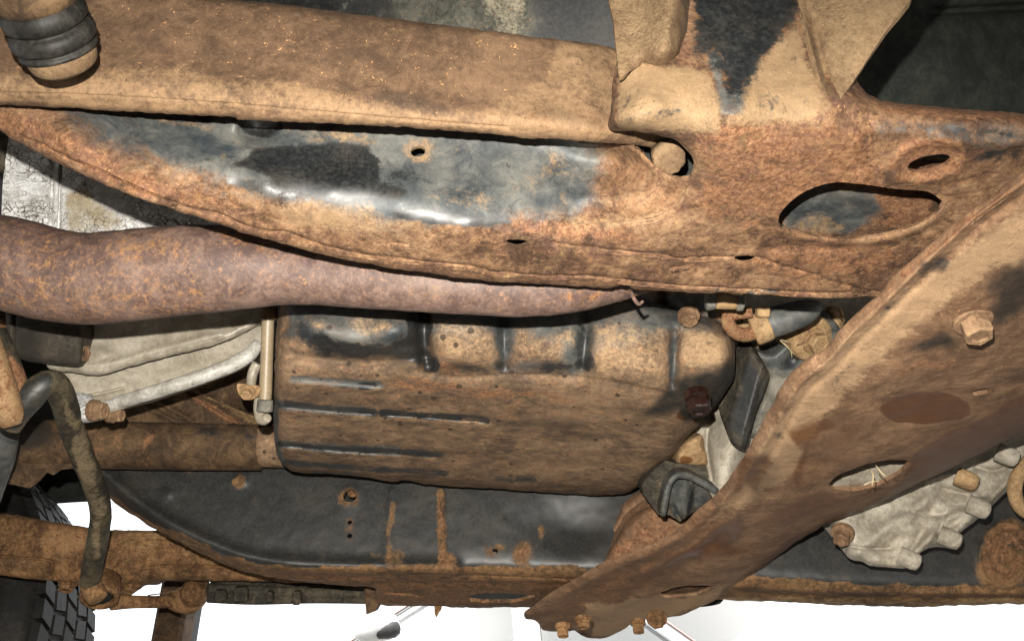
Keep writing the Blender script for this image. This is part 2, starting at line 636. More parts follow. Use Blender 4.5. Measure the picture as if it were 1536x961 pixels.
    if crack:
        vo = s.n('ShaderNodeTexVoronoi', {'Vector': s.n('ShaderNodeVectorMath', {0: s.pos, 1: s.n('ShaderNodeVectorMath', {0: s.n('ShaderNodeTexNoise', {'Vector': s.pos, 'Scale': 90.0, 'Detail': 4.0}).outputs['Color'], 'Scale': .012}, operation='SCALE').outputs[0]}, operation='ADD').outputs[0], 'Scale': crack}, feature='DISTANCE_TO_EDGE')
        ck = s.math('MULTIPLY', s.ss(vo.outputs['Distance'], .085, .02), s.ss(s.noise(30, 4, .6), .40, .56))
        col = s.mix(ck, col, (.07, .055, .04))
    if dots:
        vd = s.n('ShaderNodeTexVoronoi', {'Vector': s.pos, 'Scale': dots, 'Randomness': 1.0})
        rad = s.n('ShaderNodeSeparateColor', {0: vd.outputs['Color']}).outputs[0]
        dm = s.ss(s.math('SUBTRACT', vd.outputs['Distance'], s.math('MULTIPLY', s.math('POWER', rad, 3.0), .26)), .03, -.02)
        col = s.mix(s.math('MULTIPLY', dm, .85), col, (.035, .022, .014))
    # wet or oily film, and shade painted on the crossmember flank
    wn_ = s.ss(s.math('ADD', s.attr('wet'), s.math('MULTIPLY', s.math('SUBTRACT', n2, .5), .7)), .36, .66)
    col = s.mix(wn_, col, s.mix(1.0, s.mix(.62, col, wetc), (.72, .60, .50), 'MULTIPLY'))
    # soft dirt stains, and shade painted under the oil pan's lobes
    sm = s.math('MULTIPLY', s.attr('soot_shade'), s.ss(n2, .25, .6, .6, 1.0))
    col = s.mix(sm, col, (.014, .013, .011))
    if sat != 1.0:
        col = s.n('ShaderNodeHueSaturation', {'Hue': .499, 'Saturation': sat, 'Color': col}).outputs[0]
    s.set('Base Color', col)
    r = s.math('ADD', rough, s.math('MULTIPLY', bm, -.26))
    r = s.mix(km, s.n('ShaderNodeCombineColor', {0: r, 1: r, 2: r}).outputs[0], (blackrough,) * 3)
    r = s.mix(wn_, r, (.42,) * 3)
    rr = s.math('ADD', s.n('ShaderNodeSeparateColor', {0: r}).outputs[0], s.math('MULTIPLY', s.math('SUBTRACT', n3, .5), .22))
    s.set('Roughness', rr)
    s.set('Specular IOR Level', s.math('ADD', spec, s.math('MULTIPLY', s.math('MAXIMUM', km, s.math('MULTIPLY', bm, .6)), .45)))
    s.set('Metallic', metal)
    h = s.math('ADD', s.math('MULTIPLY', n2, .9), s.math('ADD', s.math('MULTIPLY', n3, fine), s.math('MULTIPLY', n4, fine * .15)))
    fl = s.ss(s.math('ADD', s.math('MULTIPLY', s.noise(75 * scale, 7, .7, 1.2), .7), s.math('MULTIPLY', n3, .3)), .485, .515)
    h = s.math('ADD', h, s.math('MULTIPLY', fl, mottle * .35))
    h = s.math('ADD', h, s.math('MULTIPLY', tm, .25))
    h = s.math('ADD', h, s.math('MULTIPLY', pm, -.3))
    damp = s.math('MULTIPLY', s.ss(s.math('MAXIMUM', km, s.math('MULTIPLY', bm, .75)), 0, 1, 1.0, .05), s.ss(s.noise(14 * scale, 3, .6), .36, .62, .35, 1.2))
    bp = s.n('ShaderNodeBump', {'Strength': s.math('MULTIPLY', damp, bump), 'Distance': .0042 / scale, 'Height': h})
    s.set('Normal', bp.outputs[0])
    return s.m

def plain(name, col, rough=.6, var=.25, spec=.4, metal=0.0, scale=1.0, bump=.1):
    s = NT(name)
    n2 = s.noise(60 * scale, 6, .7, .5)
    n3 = s.noise(500 * scale, 3, .7)
    f = s.ss(s.math('ADD', s.math('MULTIPLY', n2, .6), s.math('MULTIPLY', n3, .4)), .35, .65)
    s.set('Base Color', s.mix(f, tuple(c * (1 - var) for c in col), tuple(min(1, c * (1 + var)) for c in col)))
    s.set('Roughness', rough); s.set('Specular IOR Level', spec); s.set('Metallic', metal)
    s.set('Normal', s.n('ShaderNodeBump', {'Strength': bump, 'Distance': .002, 'Height': s.math('ADD', n2, s.math('MULTIPLY', n3, .4))}).outputs[0])
    return s.m

RUST = [(.050, .027, .015), (.120, .066, .036), (.200, .116, .064), (.275, .176, .104)]
M_rail = grime('rusty_frame_steel', RUST, tan=(.255, .172, .098), tan0=.10, black0=.10, flecks=((.42, .24, .12), .01), dark=.6, bump=.45, mottle=.5, mcol=(.105, .055, .042), mcol2=(.33, .185, .10), mcol3=(.125, .092, .045))
M_beam = grime('muddy_beam_steel', [(.070, .042, .025), (.112, .068, .040), (.155, .096, .057)], tan=(.225, .146, .083), tan0=-.25,
               flecks=((.55, .31, .15), .0001), dark=.5, bump=.22, mottle=.30, mcol=(.095, .06, .037), mcol2=(.24, .155, .09), mcol3=(.115, .085, .045), scale=.8)
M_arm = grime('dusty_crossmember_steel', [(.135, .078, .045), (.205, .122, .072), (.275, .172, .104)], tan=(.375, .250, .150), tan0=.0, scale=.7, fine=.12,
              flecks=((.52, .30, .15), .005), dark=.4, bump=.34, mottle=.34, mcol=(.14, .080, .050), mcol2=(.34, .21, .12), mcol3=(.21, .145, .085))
M_pipe = grime('rusted_exhaust_steel', [(.088, .056, .047), (.138, .092, .076), (.195, .136, .110)], tan=(.34, .19, .098), tan0=.24, scale=1.0, tan_s=170, tan_r=(.30, .82), sat=1.12,
               flecks=((.42, .23, .12), .01), dark=.5, bump=.18, mottle=.22, mcol=(.065, .042, .038), mcol2=(.26, .145, .095), rough=.62, spec=.5)
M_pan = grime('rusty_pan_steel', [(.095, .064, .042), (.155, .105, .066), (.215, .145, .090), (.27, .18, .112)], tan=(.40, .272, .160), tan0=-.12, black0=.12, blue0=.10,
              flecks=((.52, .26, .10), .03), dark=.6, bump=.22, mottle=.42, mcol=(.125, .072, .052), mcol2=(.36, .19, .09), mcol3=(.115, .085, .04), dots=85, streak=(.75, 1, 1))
M_far = grime('dark_rail_paint', [(.07, .044, .025), (.18, .102, .050), (.28, .165, .084)], black0=-.6, dark=.4, bump=.40, mottle=.5, mcol=(.045, .03, .02),
              tan=(.42, .29, .16), tan0=-.05, black=((.010, .011, .0105), (.026, .027, .025)), blackrough=.50, blue=((.022, .023, .022), (.058, .056, .050)))
M_farrust = grime('orange_rust_steel', [(.10, .050, .023), (.24, .132, .062), (.36, .215, .108)], tan=(.40, .265, .135), tan0=.05,
                  flecks=((.46, .24, .10), .03), dark=.8, bump=.85, mottle=.6, mcol=(.085, .045, .024))
M_alu = grime('cast_aluminium', [(.27, .235, .180), (.35, .31, .245), (.42, .38, .31)], tan=(.30, .235, .150), tan0=-.15, dark=.2, bump=.08, rough=.42, spec=.6, scale=.7, fine=.1, mottle=.12, mcol=(.20, .17, .12), mcol2=(.5, .48, .43))
M_alu_white = grime('oxidised_aluminium', [(.36, .34, .31), (.54, .53, .51), (.70, .70, .69)], tan=(.30, .25, .165), tan0=-.22, crack=210, dark=1.0, bump=.6, rough=.55)
M_alu_rim = grime('bright_aluminium', [(.30, .28, .24), (.44, .42, .37), (.56, .54, .50)], tan=(.40, .345, .25), tan0=-.3, dark=.9, bump=.3, rough=.40, spec=.6)
M_speck = grime('corroded_dark_casting', [(.030, .026, .020), (.055, .045, .033), (.085, .07, .05)], tan=(.62, .59, .53), tan0=-.02, tan_s=260, tan_r=(.50, .72), dark=.4, bump=.5)
M_case = grime('pale_gearbox_aluminium', [(.30, .265, .208), (.39, .35, .282), (.47, .43, .355)], tan=(.36, .29, .20), tan0=-.2, dark=.5, mottle=.3, mcol=(.22, .185, .135), mcol2=(.46, .42, .34), bump=.22, rough=.62)
M_blackmetal = grime('black_painted_metal', [(.03, .027, .022), (.06, .052, .040), (.12, .10, .070)], tan=(.20, .155, .095), tan0=-.1, black0=.12, blue0=.1, spec=.15,
                     dark=.3, bump=.25, mottle=.4, mcol=(.035, .03, .024), mcol2=(.13, .11, .08), mcol3=(.06, .055, .045), black=((.008, .009, .010), (.026, .028, .028)), blackrough=.6)
M_bluegrey = grime('dusty_grey_metal', [(.09, .085, .07), (.16, .15, .125), (.24, .22, .175)], tan=(.34, .27, .17), tan0=-.1, blue0=.2, dark=.3, bump=.25)
M_bar = grime('dirty_black_bar', [(.022, .019, .013), (.055, .045, .028), (.12, .095, .056)], tan=(.34, .26, .16), tan0=-.02, black0=.0, dark=.4, bump=.45, blackrough=.5,
              black=((.010, .011, .010), (.034, .035, .030)))
M_shaft = grime('brown_drive_tube', [(.045, .028, .016), (.09, .055, .030), (.15, .095, .05)], tan=(.25, .165, .085), tan0=-.25, dark=.4, bump=.25, black0=-.4)
M_bolt = grime('rusty_bolt_steel', [(.11, .064, .038), (.20, .125, .074), (.29, .19, .115)], tan=(.34, .235, .14), tan0=.05, dark=.35, bump=.35, scale=1.6)
M_tannear = grime('tan_muddy_plate', [(.12, .073, .041), (.170, .112, .063), (.215, .146, .084)], tan=(.235, .163, .093), tan0=.05, dark=.6, bump=.45, scale=1.4, mottle=.35, mcol=(.11, .068, .04), mcol2=(.26, .185, .105))
M_tan = grime('tan_muddy_steel', [(.24, .15, .08), (.36, .24, .13), (.45, .31, .17)], tan=(.46, .33, .18), tan0=.2, dark=.4, bump=.4, scale=1.4)
M_rubber = grime('dusty_rubber', [(.010, .0095, .0085), (.018, .017, .015), (.036, .033, .028)], tan=(.16, .125, .08), tan0=-.5, dark=.1, bump=.12, rough=.55, spec=.25)
M_tyre = grime('tyre_rubber', [(.005, .0045, .004), (.010, .009, .0075), (.024, .020, .016)], tan=(.05, .038, .025), tan0=-.35, dark=.1, bump=.2, rough=.6)
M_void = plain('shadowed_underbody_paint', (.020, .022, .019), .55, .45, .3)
M_drain = plain('oily_red_brown_plug', (.017, .0075, .0055), .22, .4, .6, 0, 2, .2)
M_straw = plain('dry_straw', (.50, .40, .24), .8, .25)

# ================================================================== SETTING
def sheet(name, x0, x1, y0, y1, z, mat, nx=1, ny=1):
    V = [(x0 + (x1 - x0) * i / nx, y0 + (y1 - y0) * j / ny, z) for j in range(ny + 1) for i in range(nx + 1)]
    faces = [(j*(nx+1)+i, j*(nx+1)+i+1, (j+1)*(nx+1)+i+1, (j+1)*(nx+1)+i) for j in range(ny) for i in range(nx)]
    return build(name, V, faces, mat, None, False)

M_ground = plain('asphalt', (.115, .108, .098), .9, .2, .2, 0, .2)
tag(sheet('ground', -1200, 1200, -1200, 1200, 0, M_ground), kind='structure')

# the floor of the body above everything
hb = .83
def cab_floor():
    t = empty('body_floor', (0.2, .7, CZ + hb), 'dark painted floor of the vehicle body seen above the frame', 'body floor')
    V, faces = [], []
    def slab(x0, x1, y0, y1, z0, z1):
        b = len(V)
        for z in (z0, z1):
            V.extend([(x0, y0, z), (x1, y0, z), (x1, y1, z), (x0, y1, z)])
        faces.extend([(b, b+3, b+2, b+1), (b+4, b+5, b+6, b+7)] + [(b+i, b+(i+1) % 4, b+4+(i+1) % 4, b+4+i) for i in range(4)])
    slab(-2.0, 2.4, -.35, 1.62, CZ + hb, CZ + hb + .35)
    build('floor_panel', V, faces, M_void, t, False)
    V, faces = [], []
    slab(-.9, 2.4, -.36, -.30, CZ + .42, CZ + hb + .3)
    slab(-2.0, 2.4, -.38, -.36, CZ + .50, CZ + hb + .3)
    build('rocker_panel', V, faces, M_void, t, False)
    # pressed sheet above the beam at the top of the view: dusty patch and dark paint
    plate('floor_rib', [(240, -70), (960, -70), (960, 110), (600, 100), (240, 60)], lambda p: .80 - .00012 * (p[:, 0] - 600) + 0 * p[:, 1],
          M_floor, t, res=9, thick=.01, bumps=[(680, 30, 60, 70, 0, -.03), (400, -10, 90, 40, 0, .02)],
          paint=[('tan', [(716, -70), (800, -70), (795, 40), (772, 62), (715, 55)], 14, 1.0), ('black', [(800, -70), (960, -70), (960, 110), (780, 110), (800, 40)], 20, .9),
                 ('black', [(240, -70), (560, -70), (600, 20), (590, 110), (240, 60)], 20, .8)])
    plate('wheel_well_panel', [(1240, -70), (1700, -70), (1700, 260), (1240, 240)], lambda p: .86 + .0003 * (p[:, 0] - 1300) + 0 * p[:, 1],
          M_floor2, t, res=14, thick=.01, bumps=[(1400, 100, 90, 60, 0, -.02)], ridges=[([(1400, 18), (1700, 2)], 10, .03)])
M_floor = grime('floor_paint', [(.05, .05, .04), (.09, .088, .072), (.13, .125, .10)], tan=(.33, .29, .21), tan0=-.5, dark=.7, bump=.3, flecks=((.5, .25, .1), .02))
M_floor2 = grime('floor_dark_paint', [(.018, .021, .018), (.030, .034, .029), (.045, .047, .038)], tan0=-.9, dark=.2, bump=.2)
cab_floor()

# ================================================================== NEAR FRAME RAIL
rail_low = [(-60, 165), (0, 197), (33, 216), (100, 251), (200, 294), (283, 321), (400, 359), (512, 388), (600, 404), (712, 419), (800, 425), (912, 431), (940, 425),
            (948, 433), (1024, 438), (1100, 441), (1200, 444), (1316, 447)]
rail_out = [(-60, 118), (300, 122), (600, 138), (850, 150), (866, 204), (900, 213), (930, 217), (958, 226), (984, 249), (1008, 262), (1032, 263), (1040, 252), (1037, 234), (1018, 214), (985, 203), (950, 197), (914, 193), (917, 160), (917, 130), (926, 90), (920, 40), (914, -20), (912, -60),
            (1330, -60), (1300, 40), (1282, 110), (1288, 126), (1308, 145), (1345, 154), (1440, 163), (1560, 173), (1600, 176), (1960, 205), (1960, 440), (1600, 440), (1480, 470), (1360, 470)] + rail_low[::-1]
slot = [(919, 199), (950, 199), (985, 203), (1018, 214), (1037, 234), (1040, 252), (1032, 263), (1008, 262), (985, 250), (960, 224)]
dcut = [(1168, 338), (1170, 322), (1188, 300), (1218, 283), (1254, 274), (1300, 277), (1350, 284), (1396, 289), (1414, 303), (1410, 314), (1382, 334),
        (1330, 352), (1262, 358), (1205, 352), (1178, 346)]
bosshole = E(1394, 245, 33, 12, -14)
hole1 = E(627, 227, 11.5, 8, -8); hole2 = [(755, 362), (766, 359), (782, 360), (793, 364), (784, 370), (770, 370)]
hole3 = [(1096, 388), (1112, 383), (1137, 385), (1127, 393), (1110, 394)]
rail_ctrl = [(x, y, float(dH(y, .37))) for x, y in [(1060, 200), (1060, 260), (1060, 330), (1060, 400), (1150, 200), (1200, 260), (1250, 400), (1300, 200), (1316, 447), (1400, 250),
             (1500, 260), (1560, 200), (1760, 220), (1950, 240), (1760, 400), (1950, 420), (1440, 380), (1024, 438), (912, 431), (800, 425), (600, 404), (400, 359), (200, 294), (1150, 430), (1450, 200)]]
rail_ctrl += [(x, y, float(dY(y, .392))) for x, y in [(930, 60), (930, 130), (1000, 0), (1000, 100), (1100, 0), (1100, 60), (1100, 130), (1200, 0), (1200, 100), (1280, 60), (950, -60), (1300, -60)]]
rail_ctrl += [(870, 205, .618), (920, 220, .612), (955, 232, .606), (985, 262, .600), (918, 190, .541), (921, 150, .541), (960, 190, .535), (1000, 175, .531), (1100, 172, .527), (1240, 172, .528)]
rail_ctrl += [(0, 165, .580), (0, 195, .588), (100, 170, .602), (100, 215, .588), (100, 250, .60), (200, 180, .622), (200, 225, .600), (200, 260, .592), (300, 185, .634), (300, 235, .608), (300, 265, .599), (300, 310, .612),
              (400, 185, .642), (400, 240, .617), (400, 272, .604), (400, 305, .606), (400, 340, .618), (500, 190, .645), (500, 240, .623), (500, 284, .606), (500, 320, .608), (500, 375, .630),
              (600, 195, .645), (600, 250, .623), (600, 300, .606), (600, 335, .609), (600, 390, .637), (700, 200, .645), (700, 260, .623), (700, 310, .607), (700, 345, .611), (700, 400, .641),
              (800, 210, .640), (800, 270, .620), (800, 318, .610), (800, 360, .622), (900, 225, .630), (900, 280, .615), (900, 325, .604), (900, 370, .622), (985, 290, .600), (960, 310, .600)]
crack1 = [(30, 202), (60, 215), (110, 240), (140, 250), (180, 269), (210, 282), (262, 304), (320, 318), (352, 330), (395, 345), (430, 346), (470, 362), (530, 377), (575, 384), (640, 391),
          (700, 397), (740, 406), (790, 410), (830, 413), (880, 412), (942, 420), (1024, 427), (1080, 430), (1140, 434), (1200, 438), (1250, 439), (1316, 436)]
crack2 = [(828, 362), (860, 367), (920, 374), (985, 380), (1020, 386), (1090, 384), (1140, 385), (1165, 396), (1210, 407), (1262, 425), (1290, 432), (1316, 437)]
crack3 = [(365, 318), (372, 314), (380, 316)]
recess_edge = [(840, 340), (900, 334), (955, 330), (995, 320), (1022, 298), (1034, 272), (1040, 255)]
rail_ctrl = [(x, y, d - (.35 * (d - .612) if y < 235 and 150 < x < 950 and d > .612 else 0) + (.000035 * (min(x, 860) - 560) * (1 if 100 < y < 345 and 80 < x < 950 else 0))) for x, y, d in rail_ctrl]
rail_f = rbf(rail_ctrl)
rail_paint = [
    ('blue', [(90, 160), (300, 165), (620, 180), (880, 195), (900, 240), (890, 296), (860, 312), (800, 326), (740, 334), (640, 332), (540, 326), (450, 308), (370, 280), (250, 245), (150, 205)], 38, 1.2),
    ('tan', [(600, 180), (960, 210), (1030, 262), (1004, 310), (860, 330), (760, 310), (660, 250)], 40, .22), ('rust', [(900, 215), (980, 230), (1030, 270), (1000, 318), (900, 326), (860, 280)], 30, .5), ('tan', [(830, 322), (960, 322), (1010, 300), (1036, 262), (1030, 300), (990, 330), (860, 345)], 10, .5),
    ('black', [(352, 244), (380, 232), (412, 222), (440, 220), (470, 216), (510, 217), (545, 222), (562, 240), (566, 268), (560, 292), (520, 298), (470, 288), (420, 268), (380, 256)], 13, 1.1),
    ('black', [(400, 262), (460, 262), (560, 268), (610, 286), (600, 300), (520, 302), (470, 296), (410, 284)], 12, .9), ('black', E(620, 264, 40, 10), 14, .45), ('black', [(330, 262), (380, 268), (420, 285), (470, 296), (460, 306), (400, 296), (340, 275)], 12, .75),
    ('black', [(590, 318), (640, 315), (700, 322), (760, 326), (768, 336), (700, 338), (640, 336), (596, 328)], 9, 1.0),
    ('black', E(390, 190, 32, 16), 7, .85), ('black', E(310, 178, 14, 8), 5, .5),
    ('black', E(455, 290, 60, 10, 16), 9, .55),
    ('tan', [(470, 290), (560, 300), (580, 325), (640, 340), (560, 352), (440, 345), (400, 310)], 18, .6), ('tan', E(500, 205, 80, 10, 6), 10, .45),
    ('tan', E(280, 185, 45, 7, 6), 6, .5), ('tan', E(627, 225, 26, 20), 12, .6), ('tan', E(700, 295, 70, 14), 14, .35),
    ('tan', [(925, 96), (1060, 105), (1078, 165), (1080, 196), (930, 192)], 12, 1.0), ('tan', [(1120, 120), (1160, 70), (1195, 30), (1212, 100), (1240, 160), (1200, 178), (1110, 186)], 14, 1.0),
    ('tan', E(1130, 176, 90, 10), 12, .6), ('black', [(925, 130), (1080, 130), (1085, 195), (930, 195)], 14, .20), ('blue', [(930, 140), (1000, 150), (1070, 185), (935, 190)], 16, .45), ('black', [(1130, 100), (1230, 60), (1250, 175), (1120, 180)], 14, .17), ('black', [(60, 190), (300, 230), (420, 300), (560, 350), (400, 330), (250, 270)], 20, .16), ('blue', [(200, 245), (330, 275), (420, 310), (330, 300)], 14, .4),
    ('black', [(1035, -60), (1212, -60), (1205, 0), (1192, 32), (1165, 58), (1140, 90), (1128, 128), (1112, 142), (1095, 144), (1078, 118), (1060, 82), (1040, 78), (1044, 30)], 24, .86), ('black', E(1180, 30, 30, 40), 20, .4),
    ('blue', [(1060, 80), (1080, 82), (1082, 130), (1128, 140), (1126, 170), (1078, 172)], 6, .8),
    ('blue', E(990, 160, 60, 14, 8), 12, .55), ('black', E(985, 172, 40, 9, -5), 8, .45),
    ('rust', [(1040, 185), (1300, 190), (1340, 290), (1160, 330), (1060, 330), (1046, 250)], 20, .75), ('rust', E(1240, 390, 130, 35), 25, .6), ('rust', E(1100, 300, 60, 60), 25, .5),
    ('rust', [(-60, 150), (60, 180), (200, 250), (330, 320), (200, 290), (60, 225), (-60, 180)], 10, .7), ('rust', E(330, 300, 50, 20, 18), 14, .5),
    ('rust', E(860, 345, 120, 18, 5), 14, .55),
    ('blue', [(1310, 178), (1440, 182), (1600, 190), (1600, 228), (1460, 228), (1420, 205), (1310, 205)], 18, .55), ('black', E(1430, 195, 110, 12, 6), 12, .4), ('black', E(1500, 235, 40, 16, -10), 12, .45),
    ('rust', [(1295, 140), (1345, 154), (1600, 176), (1600, 186), (1330, 172)], 6, .9), ('rust', E(1390, 240, 62, 34, -12), 10, .8),
    ('black', E(1060, 434, 30, 4, 2), 4, .5), ('black', E(1145, 437, 30, 4), 4, .5),
]
rail = plate('frame_rail', rail_out, rail_f, M_rail, None, [dcut, bosshole, hole1, hole2, hole3], res=4.2, thick=.003, rough=.0007, rfreq=70, ragged=1.0, calm=([(100, 170), (900, 205), (960, 260), (900, 320), (760, 336), (560, 318), (380, 285), (200, 230)], 14),
    roll=[(5, .006), (30, .03, [(1288, 126), (1308, 145), (1345, 154), (1440, 163), (1600, 176)])],
    ridges=[(crack1, 1.5, .0045, 'v'), (crack2, 1.5, .0035, 'v'), (crack3, 1.5, .003, 'v'), ([(583, 365), (596, 363), (612, 366)], 1.3, .003, 'v'), ([(1006, 402), (1030, 398)], 1.3, .003, 'v'),
            (E(1394, 243, 58, 28, -14) + [E(1394, 243, 58, 28, -14)[0]], 13, -.004),
            ([(1170, 345), (1215, 357), (1265, 363), (1330, 357), (1384, 339), (1412, 318)], 8, -.003),
            ([(1110, 375), (1200, 372), (1320, 372), (1400, 345)], 8, .0015),
            ([(1320, 196), (1400, 202), (1470, 214), (1600, 214)], 14, -.003), ([(1270, 172), (1310, 215), (1290, 250)], 16, .002)],
    steps=[(recess_edge[::-1], .014, 40, .25), (crack1, .0022, 30), (crack2, .0012, 22, .1)],
    bumps=[(385, 196, 30, 16, 0, .012), (352, 186, 8, 14, 0, -.006), (596, 370, 18, 6, 0, -.002), (1112, 400, 18, 8, 0, -.002), (520, 275, 120, 16, 8, -.002), (330, 245, 100, 14, 25, -.0015)],
    paint=rail_paint)
tag(rail, 'rusty near frame rail with blue-black recess, D-shaped cut-out and cracked scaly lower edge', 'frame rail')
plate('inner_panel', [(1140, 250), (1450, 250), (1450, 380), (1140, 380)], lambda p: dH(p[:, 1], .415) - .012, M_rail, rail, res=7, thick=.003, rough=.001,
      paint=[('blue', [(1165, 300), (1230, 270), (1300, 280), (1330, 320), (1270, 352), (1180, 345)], 12, .95), ('rust', E(1350, 315, 50, 35), 14, .7), ('tan', E(1230, 340, 40, 14), 10, .6)])
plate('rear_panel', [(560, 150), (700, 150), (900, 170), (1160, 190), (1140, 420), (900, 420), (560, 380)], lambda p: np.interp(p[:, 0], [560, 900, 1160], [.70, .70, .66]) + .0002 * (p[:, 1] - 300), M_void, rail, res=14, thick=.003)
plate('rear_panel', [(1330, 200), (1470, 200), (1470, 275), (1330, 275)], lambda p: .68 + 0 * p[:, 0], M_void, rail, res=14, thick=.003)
# welded pieces on the rail's upright side
plate('outrigger_tab', [(914, -70), (1046, -70), (1042, 0), (1036, 48), (1022, 82), (1004, 102), (986, 111), (970, 107), (963, 97), (958, 100), (944, 108), (930, 116), (926, 90), (921, 40)],
      lambda p: dY(p[:, 1], .392) - .006 - .022 * np.exp(-((p[:, 0] - 1005) / 38.)**2) * smoothstep(125, 70, p[:, 1]), M_tannear, rail, res=3.6, thick=.003, rough=.0006,
      roll=[(34, .045, [(1046, -70), (1042, 0), (1036, 48), (1022, 82), (1004, 102), (986, 111), (972, 107)])],
      ridges=[([(962, 92), (968, 104), (984, 111)], 4, .003)], paint=[('blue', E(1030, 20, 8, 70), 8, .4), ('tan', [(914, -70), (1030, -70), (1000, 100), (920, 110)], 12, .5)])
plate('gusset', [(1192, -70), (1412, -70), (1366, 0), (1330, 46), (1301, 90), (1276, 128), (1262, 146), (1252, 154), (1240, 142), (1225, 100), (1212, 50)],
      lambda p: dY(p[:, 1], .392) - .006 - np.clip((p[:, 0] - 1228) * .00022, 0, .03) * smoothstep(170, 0, p[:, 1]), M_tannear, rail, res=4, thick=.003, rough=.0006,
      ridges=[([(1218, 30), (1232, 90), (1250, 150)], 9, .004), ([(1200, 0), (1215, 70), (1238, 135)], 8, -.003)], paint=[('tan', [(1192, -70), (1412, -70), (1260, 150)], 20, .6)])

# ================================================================== SUPPORT BEAM
beam_low = [(-360, 140), (-70, 151), (0, 157), (60, 160), (110, 163), (180, 167), (240, 170), (300, 174), (352, 176), (358, 180), (420, 182), (512, 186), (600, 191), (700, 198), (780, 206), (845, 209), (912, 215), (968, 219), (1000, 226)]
beam_out = [(-360, -70), (240, -70), (300, -8), (357, 0), (440, 9), (512, 19), (600, 29), (712, 44), (820, 58), (925, 73), (960, 110), (990, 190)] + beam_low[::-1]
crease = curve([(-70, 134), (0, 137), (170, 143), (340, 154), (512, 169), (680, 183), (780, 190), (1000, 205)])
topy = curve([(-70, -50), (240, -30), (357, 0), (512, 19), (712, 44), (925, 73), (1000, 90)])
def beam_f(p):
    yc = crease(p[:, 0]); yt = topy(p[:, 0])
    d0 = np.interp(p[:, 0], [-70, 500, 880, 930, 1000], [.548, .558, .574, .586, .625])
    s = (yc - p[:, 1]) / (yc - yt)                      # 0 at the crease, 1 at the top edge
    return d0 + np.where(s > 0, .034 * np.clip(s, 0, 1.6)**1.2 + .006 * np.exp(-((s - .32) / .10)**2) * 0, 0) - .004 * np.exp(-((s - .15) / .16)**2) + np.where(s < 0, .00025 * (p[:, 1] - yc), 0)
beam = plate('support_beam', beam_out, beam_f, M_beam, None, res=4.6, thick=.003, rough=.0004, ragged=1.4, roll=[(5, .005), (16, .010, [(x, y) for x, y in beam_out[1:8]])],
    ridges=[([(-70, 136), (0, 138), (170, 144), (340, 155), (430, 163), (512, 170), (640, 181), (760, 190)], 2.0, .0012, 'v')],
    bumps=[(800, 180, 120, 12, 4, -.002), (865, 88, 10, 5, 0, -.003)],
    paint=[('tan', [(-70, 80), (0, 95), (60, 108), (140, 100), (190, 92), (300, 98), (380, 112), (460, 122), (560, 150), (640, 162), (720, 158), (772, 140), (812, 110), (826, 70), (840, 55), (1000, 75), (1010, 230), (700, 202), (400, 185), (-70, 160)], 16, .9),
           ('rust', [(780, 165), (840, 160), (925, 172), (930, 205), (800, 196)], 10, .9), ('soot_shade', E(610, 155, 60, 9, 8), 10, .5), ('soot_shade', E(860, 178, 60, 9, 8), 10, .35), ('soot_shade', E(230, 120, 30, 10), 10, .2),
           ('wet', [(-70, -70), (300, -70), (357, 0), (820, 60), (800, 110), (740, 150), (640, 156), (540, 146), (420, 118), (300, 94), (190, 88), (60, 105), (-70, 78)], 8, .25)])
tag(beam, 'brown mud-coated beam running above the near frame rail, its lower lip tan', 'beam')
# its blunt end in the slot of the rail
ca = W(1003, 238, .600); ax = np.array(W(1003, 243, .577)) - np.array(W(990, 226, .64))
st = lathe('stub_end', ca, ax, [(.0090, -.05), (.0100, -.004), (.0098, .0005), (.0088, .0018), (.005, .0022)], M_tannear, beam, 26, jitter=.12)

# ================================================================== RUBBER MOUNT, upper left
rm = empty('rubber_mount', W(66, 50, .50), 'black rubber bushing between rusty cup and tan washer, upper left on the beam', 'rubber mount')
axis = -UP * .74 + FW * .66 + RX * .10
axis /= np.linalg.norm(axis)
mc = np.array(W(58, 4, .490))
lathe('cup', mc, axis, [(.0150, -.060), (.0185, -.058), (.0196, -.040), (.0188, -.022), (.0198, -.018), (.0201, -.004), (.0196, .0005), (.018, .001)], M_shaft, rm, 44, jitter=.02, paint=[('soot_shade', E(60, 40, 70, 14), 8, .5)])
lathe('bushing', mc, axis, [(.017, -.002), (.0190, .001), (.0204, .003), (.0209, .006), (.0206, .0088), (.0190, .0102), (.0178, .0108), (.0178, .0118), (.0196, .0124), (.0210, .0142), (.0214, .0170), (.0208, .0195), (.0190, .0206), (.0180, .0212), (.0180, .0220), (.0196, .0226), (.0198, .0242), (.0182, .0250), (.015, .0252)], M_rubber, rm, 48)
lathe('washer', mc, axis, [(.0150, .0240), (.0172, .0250), (.0174, .0290), (.0166, .0322), (.0145, .0345), (.006, .0350)], M_tannear, rm, 40)

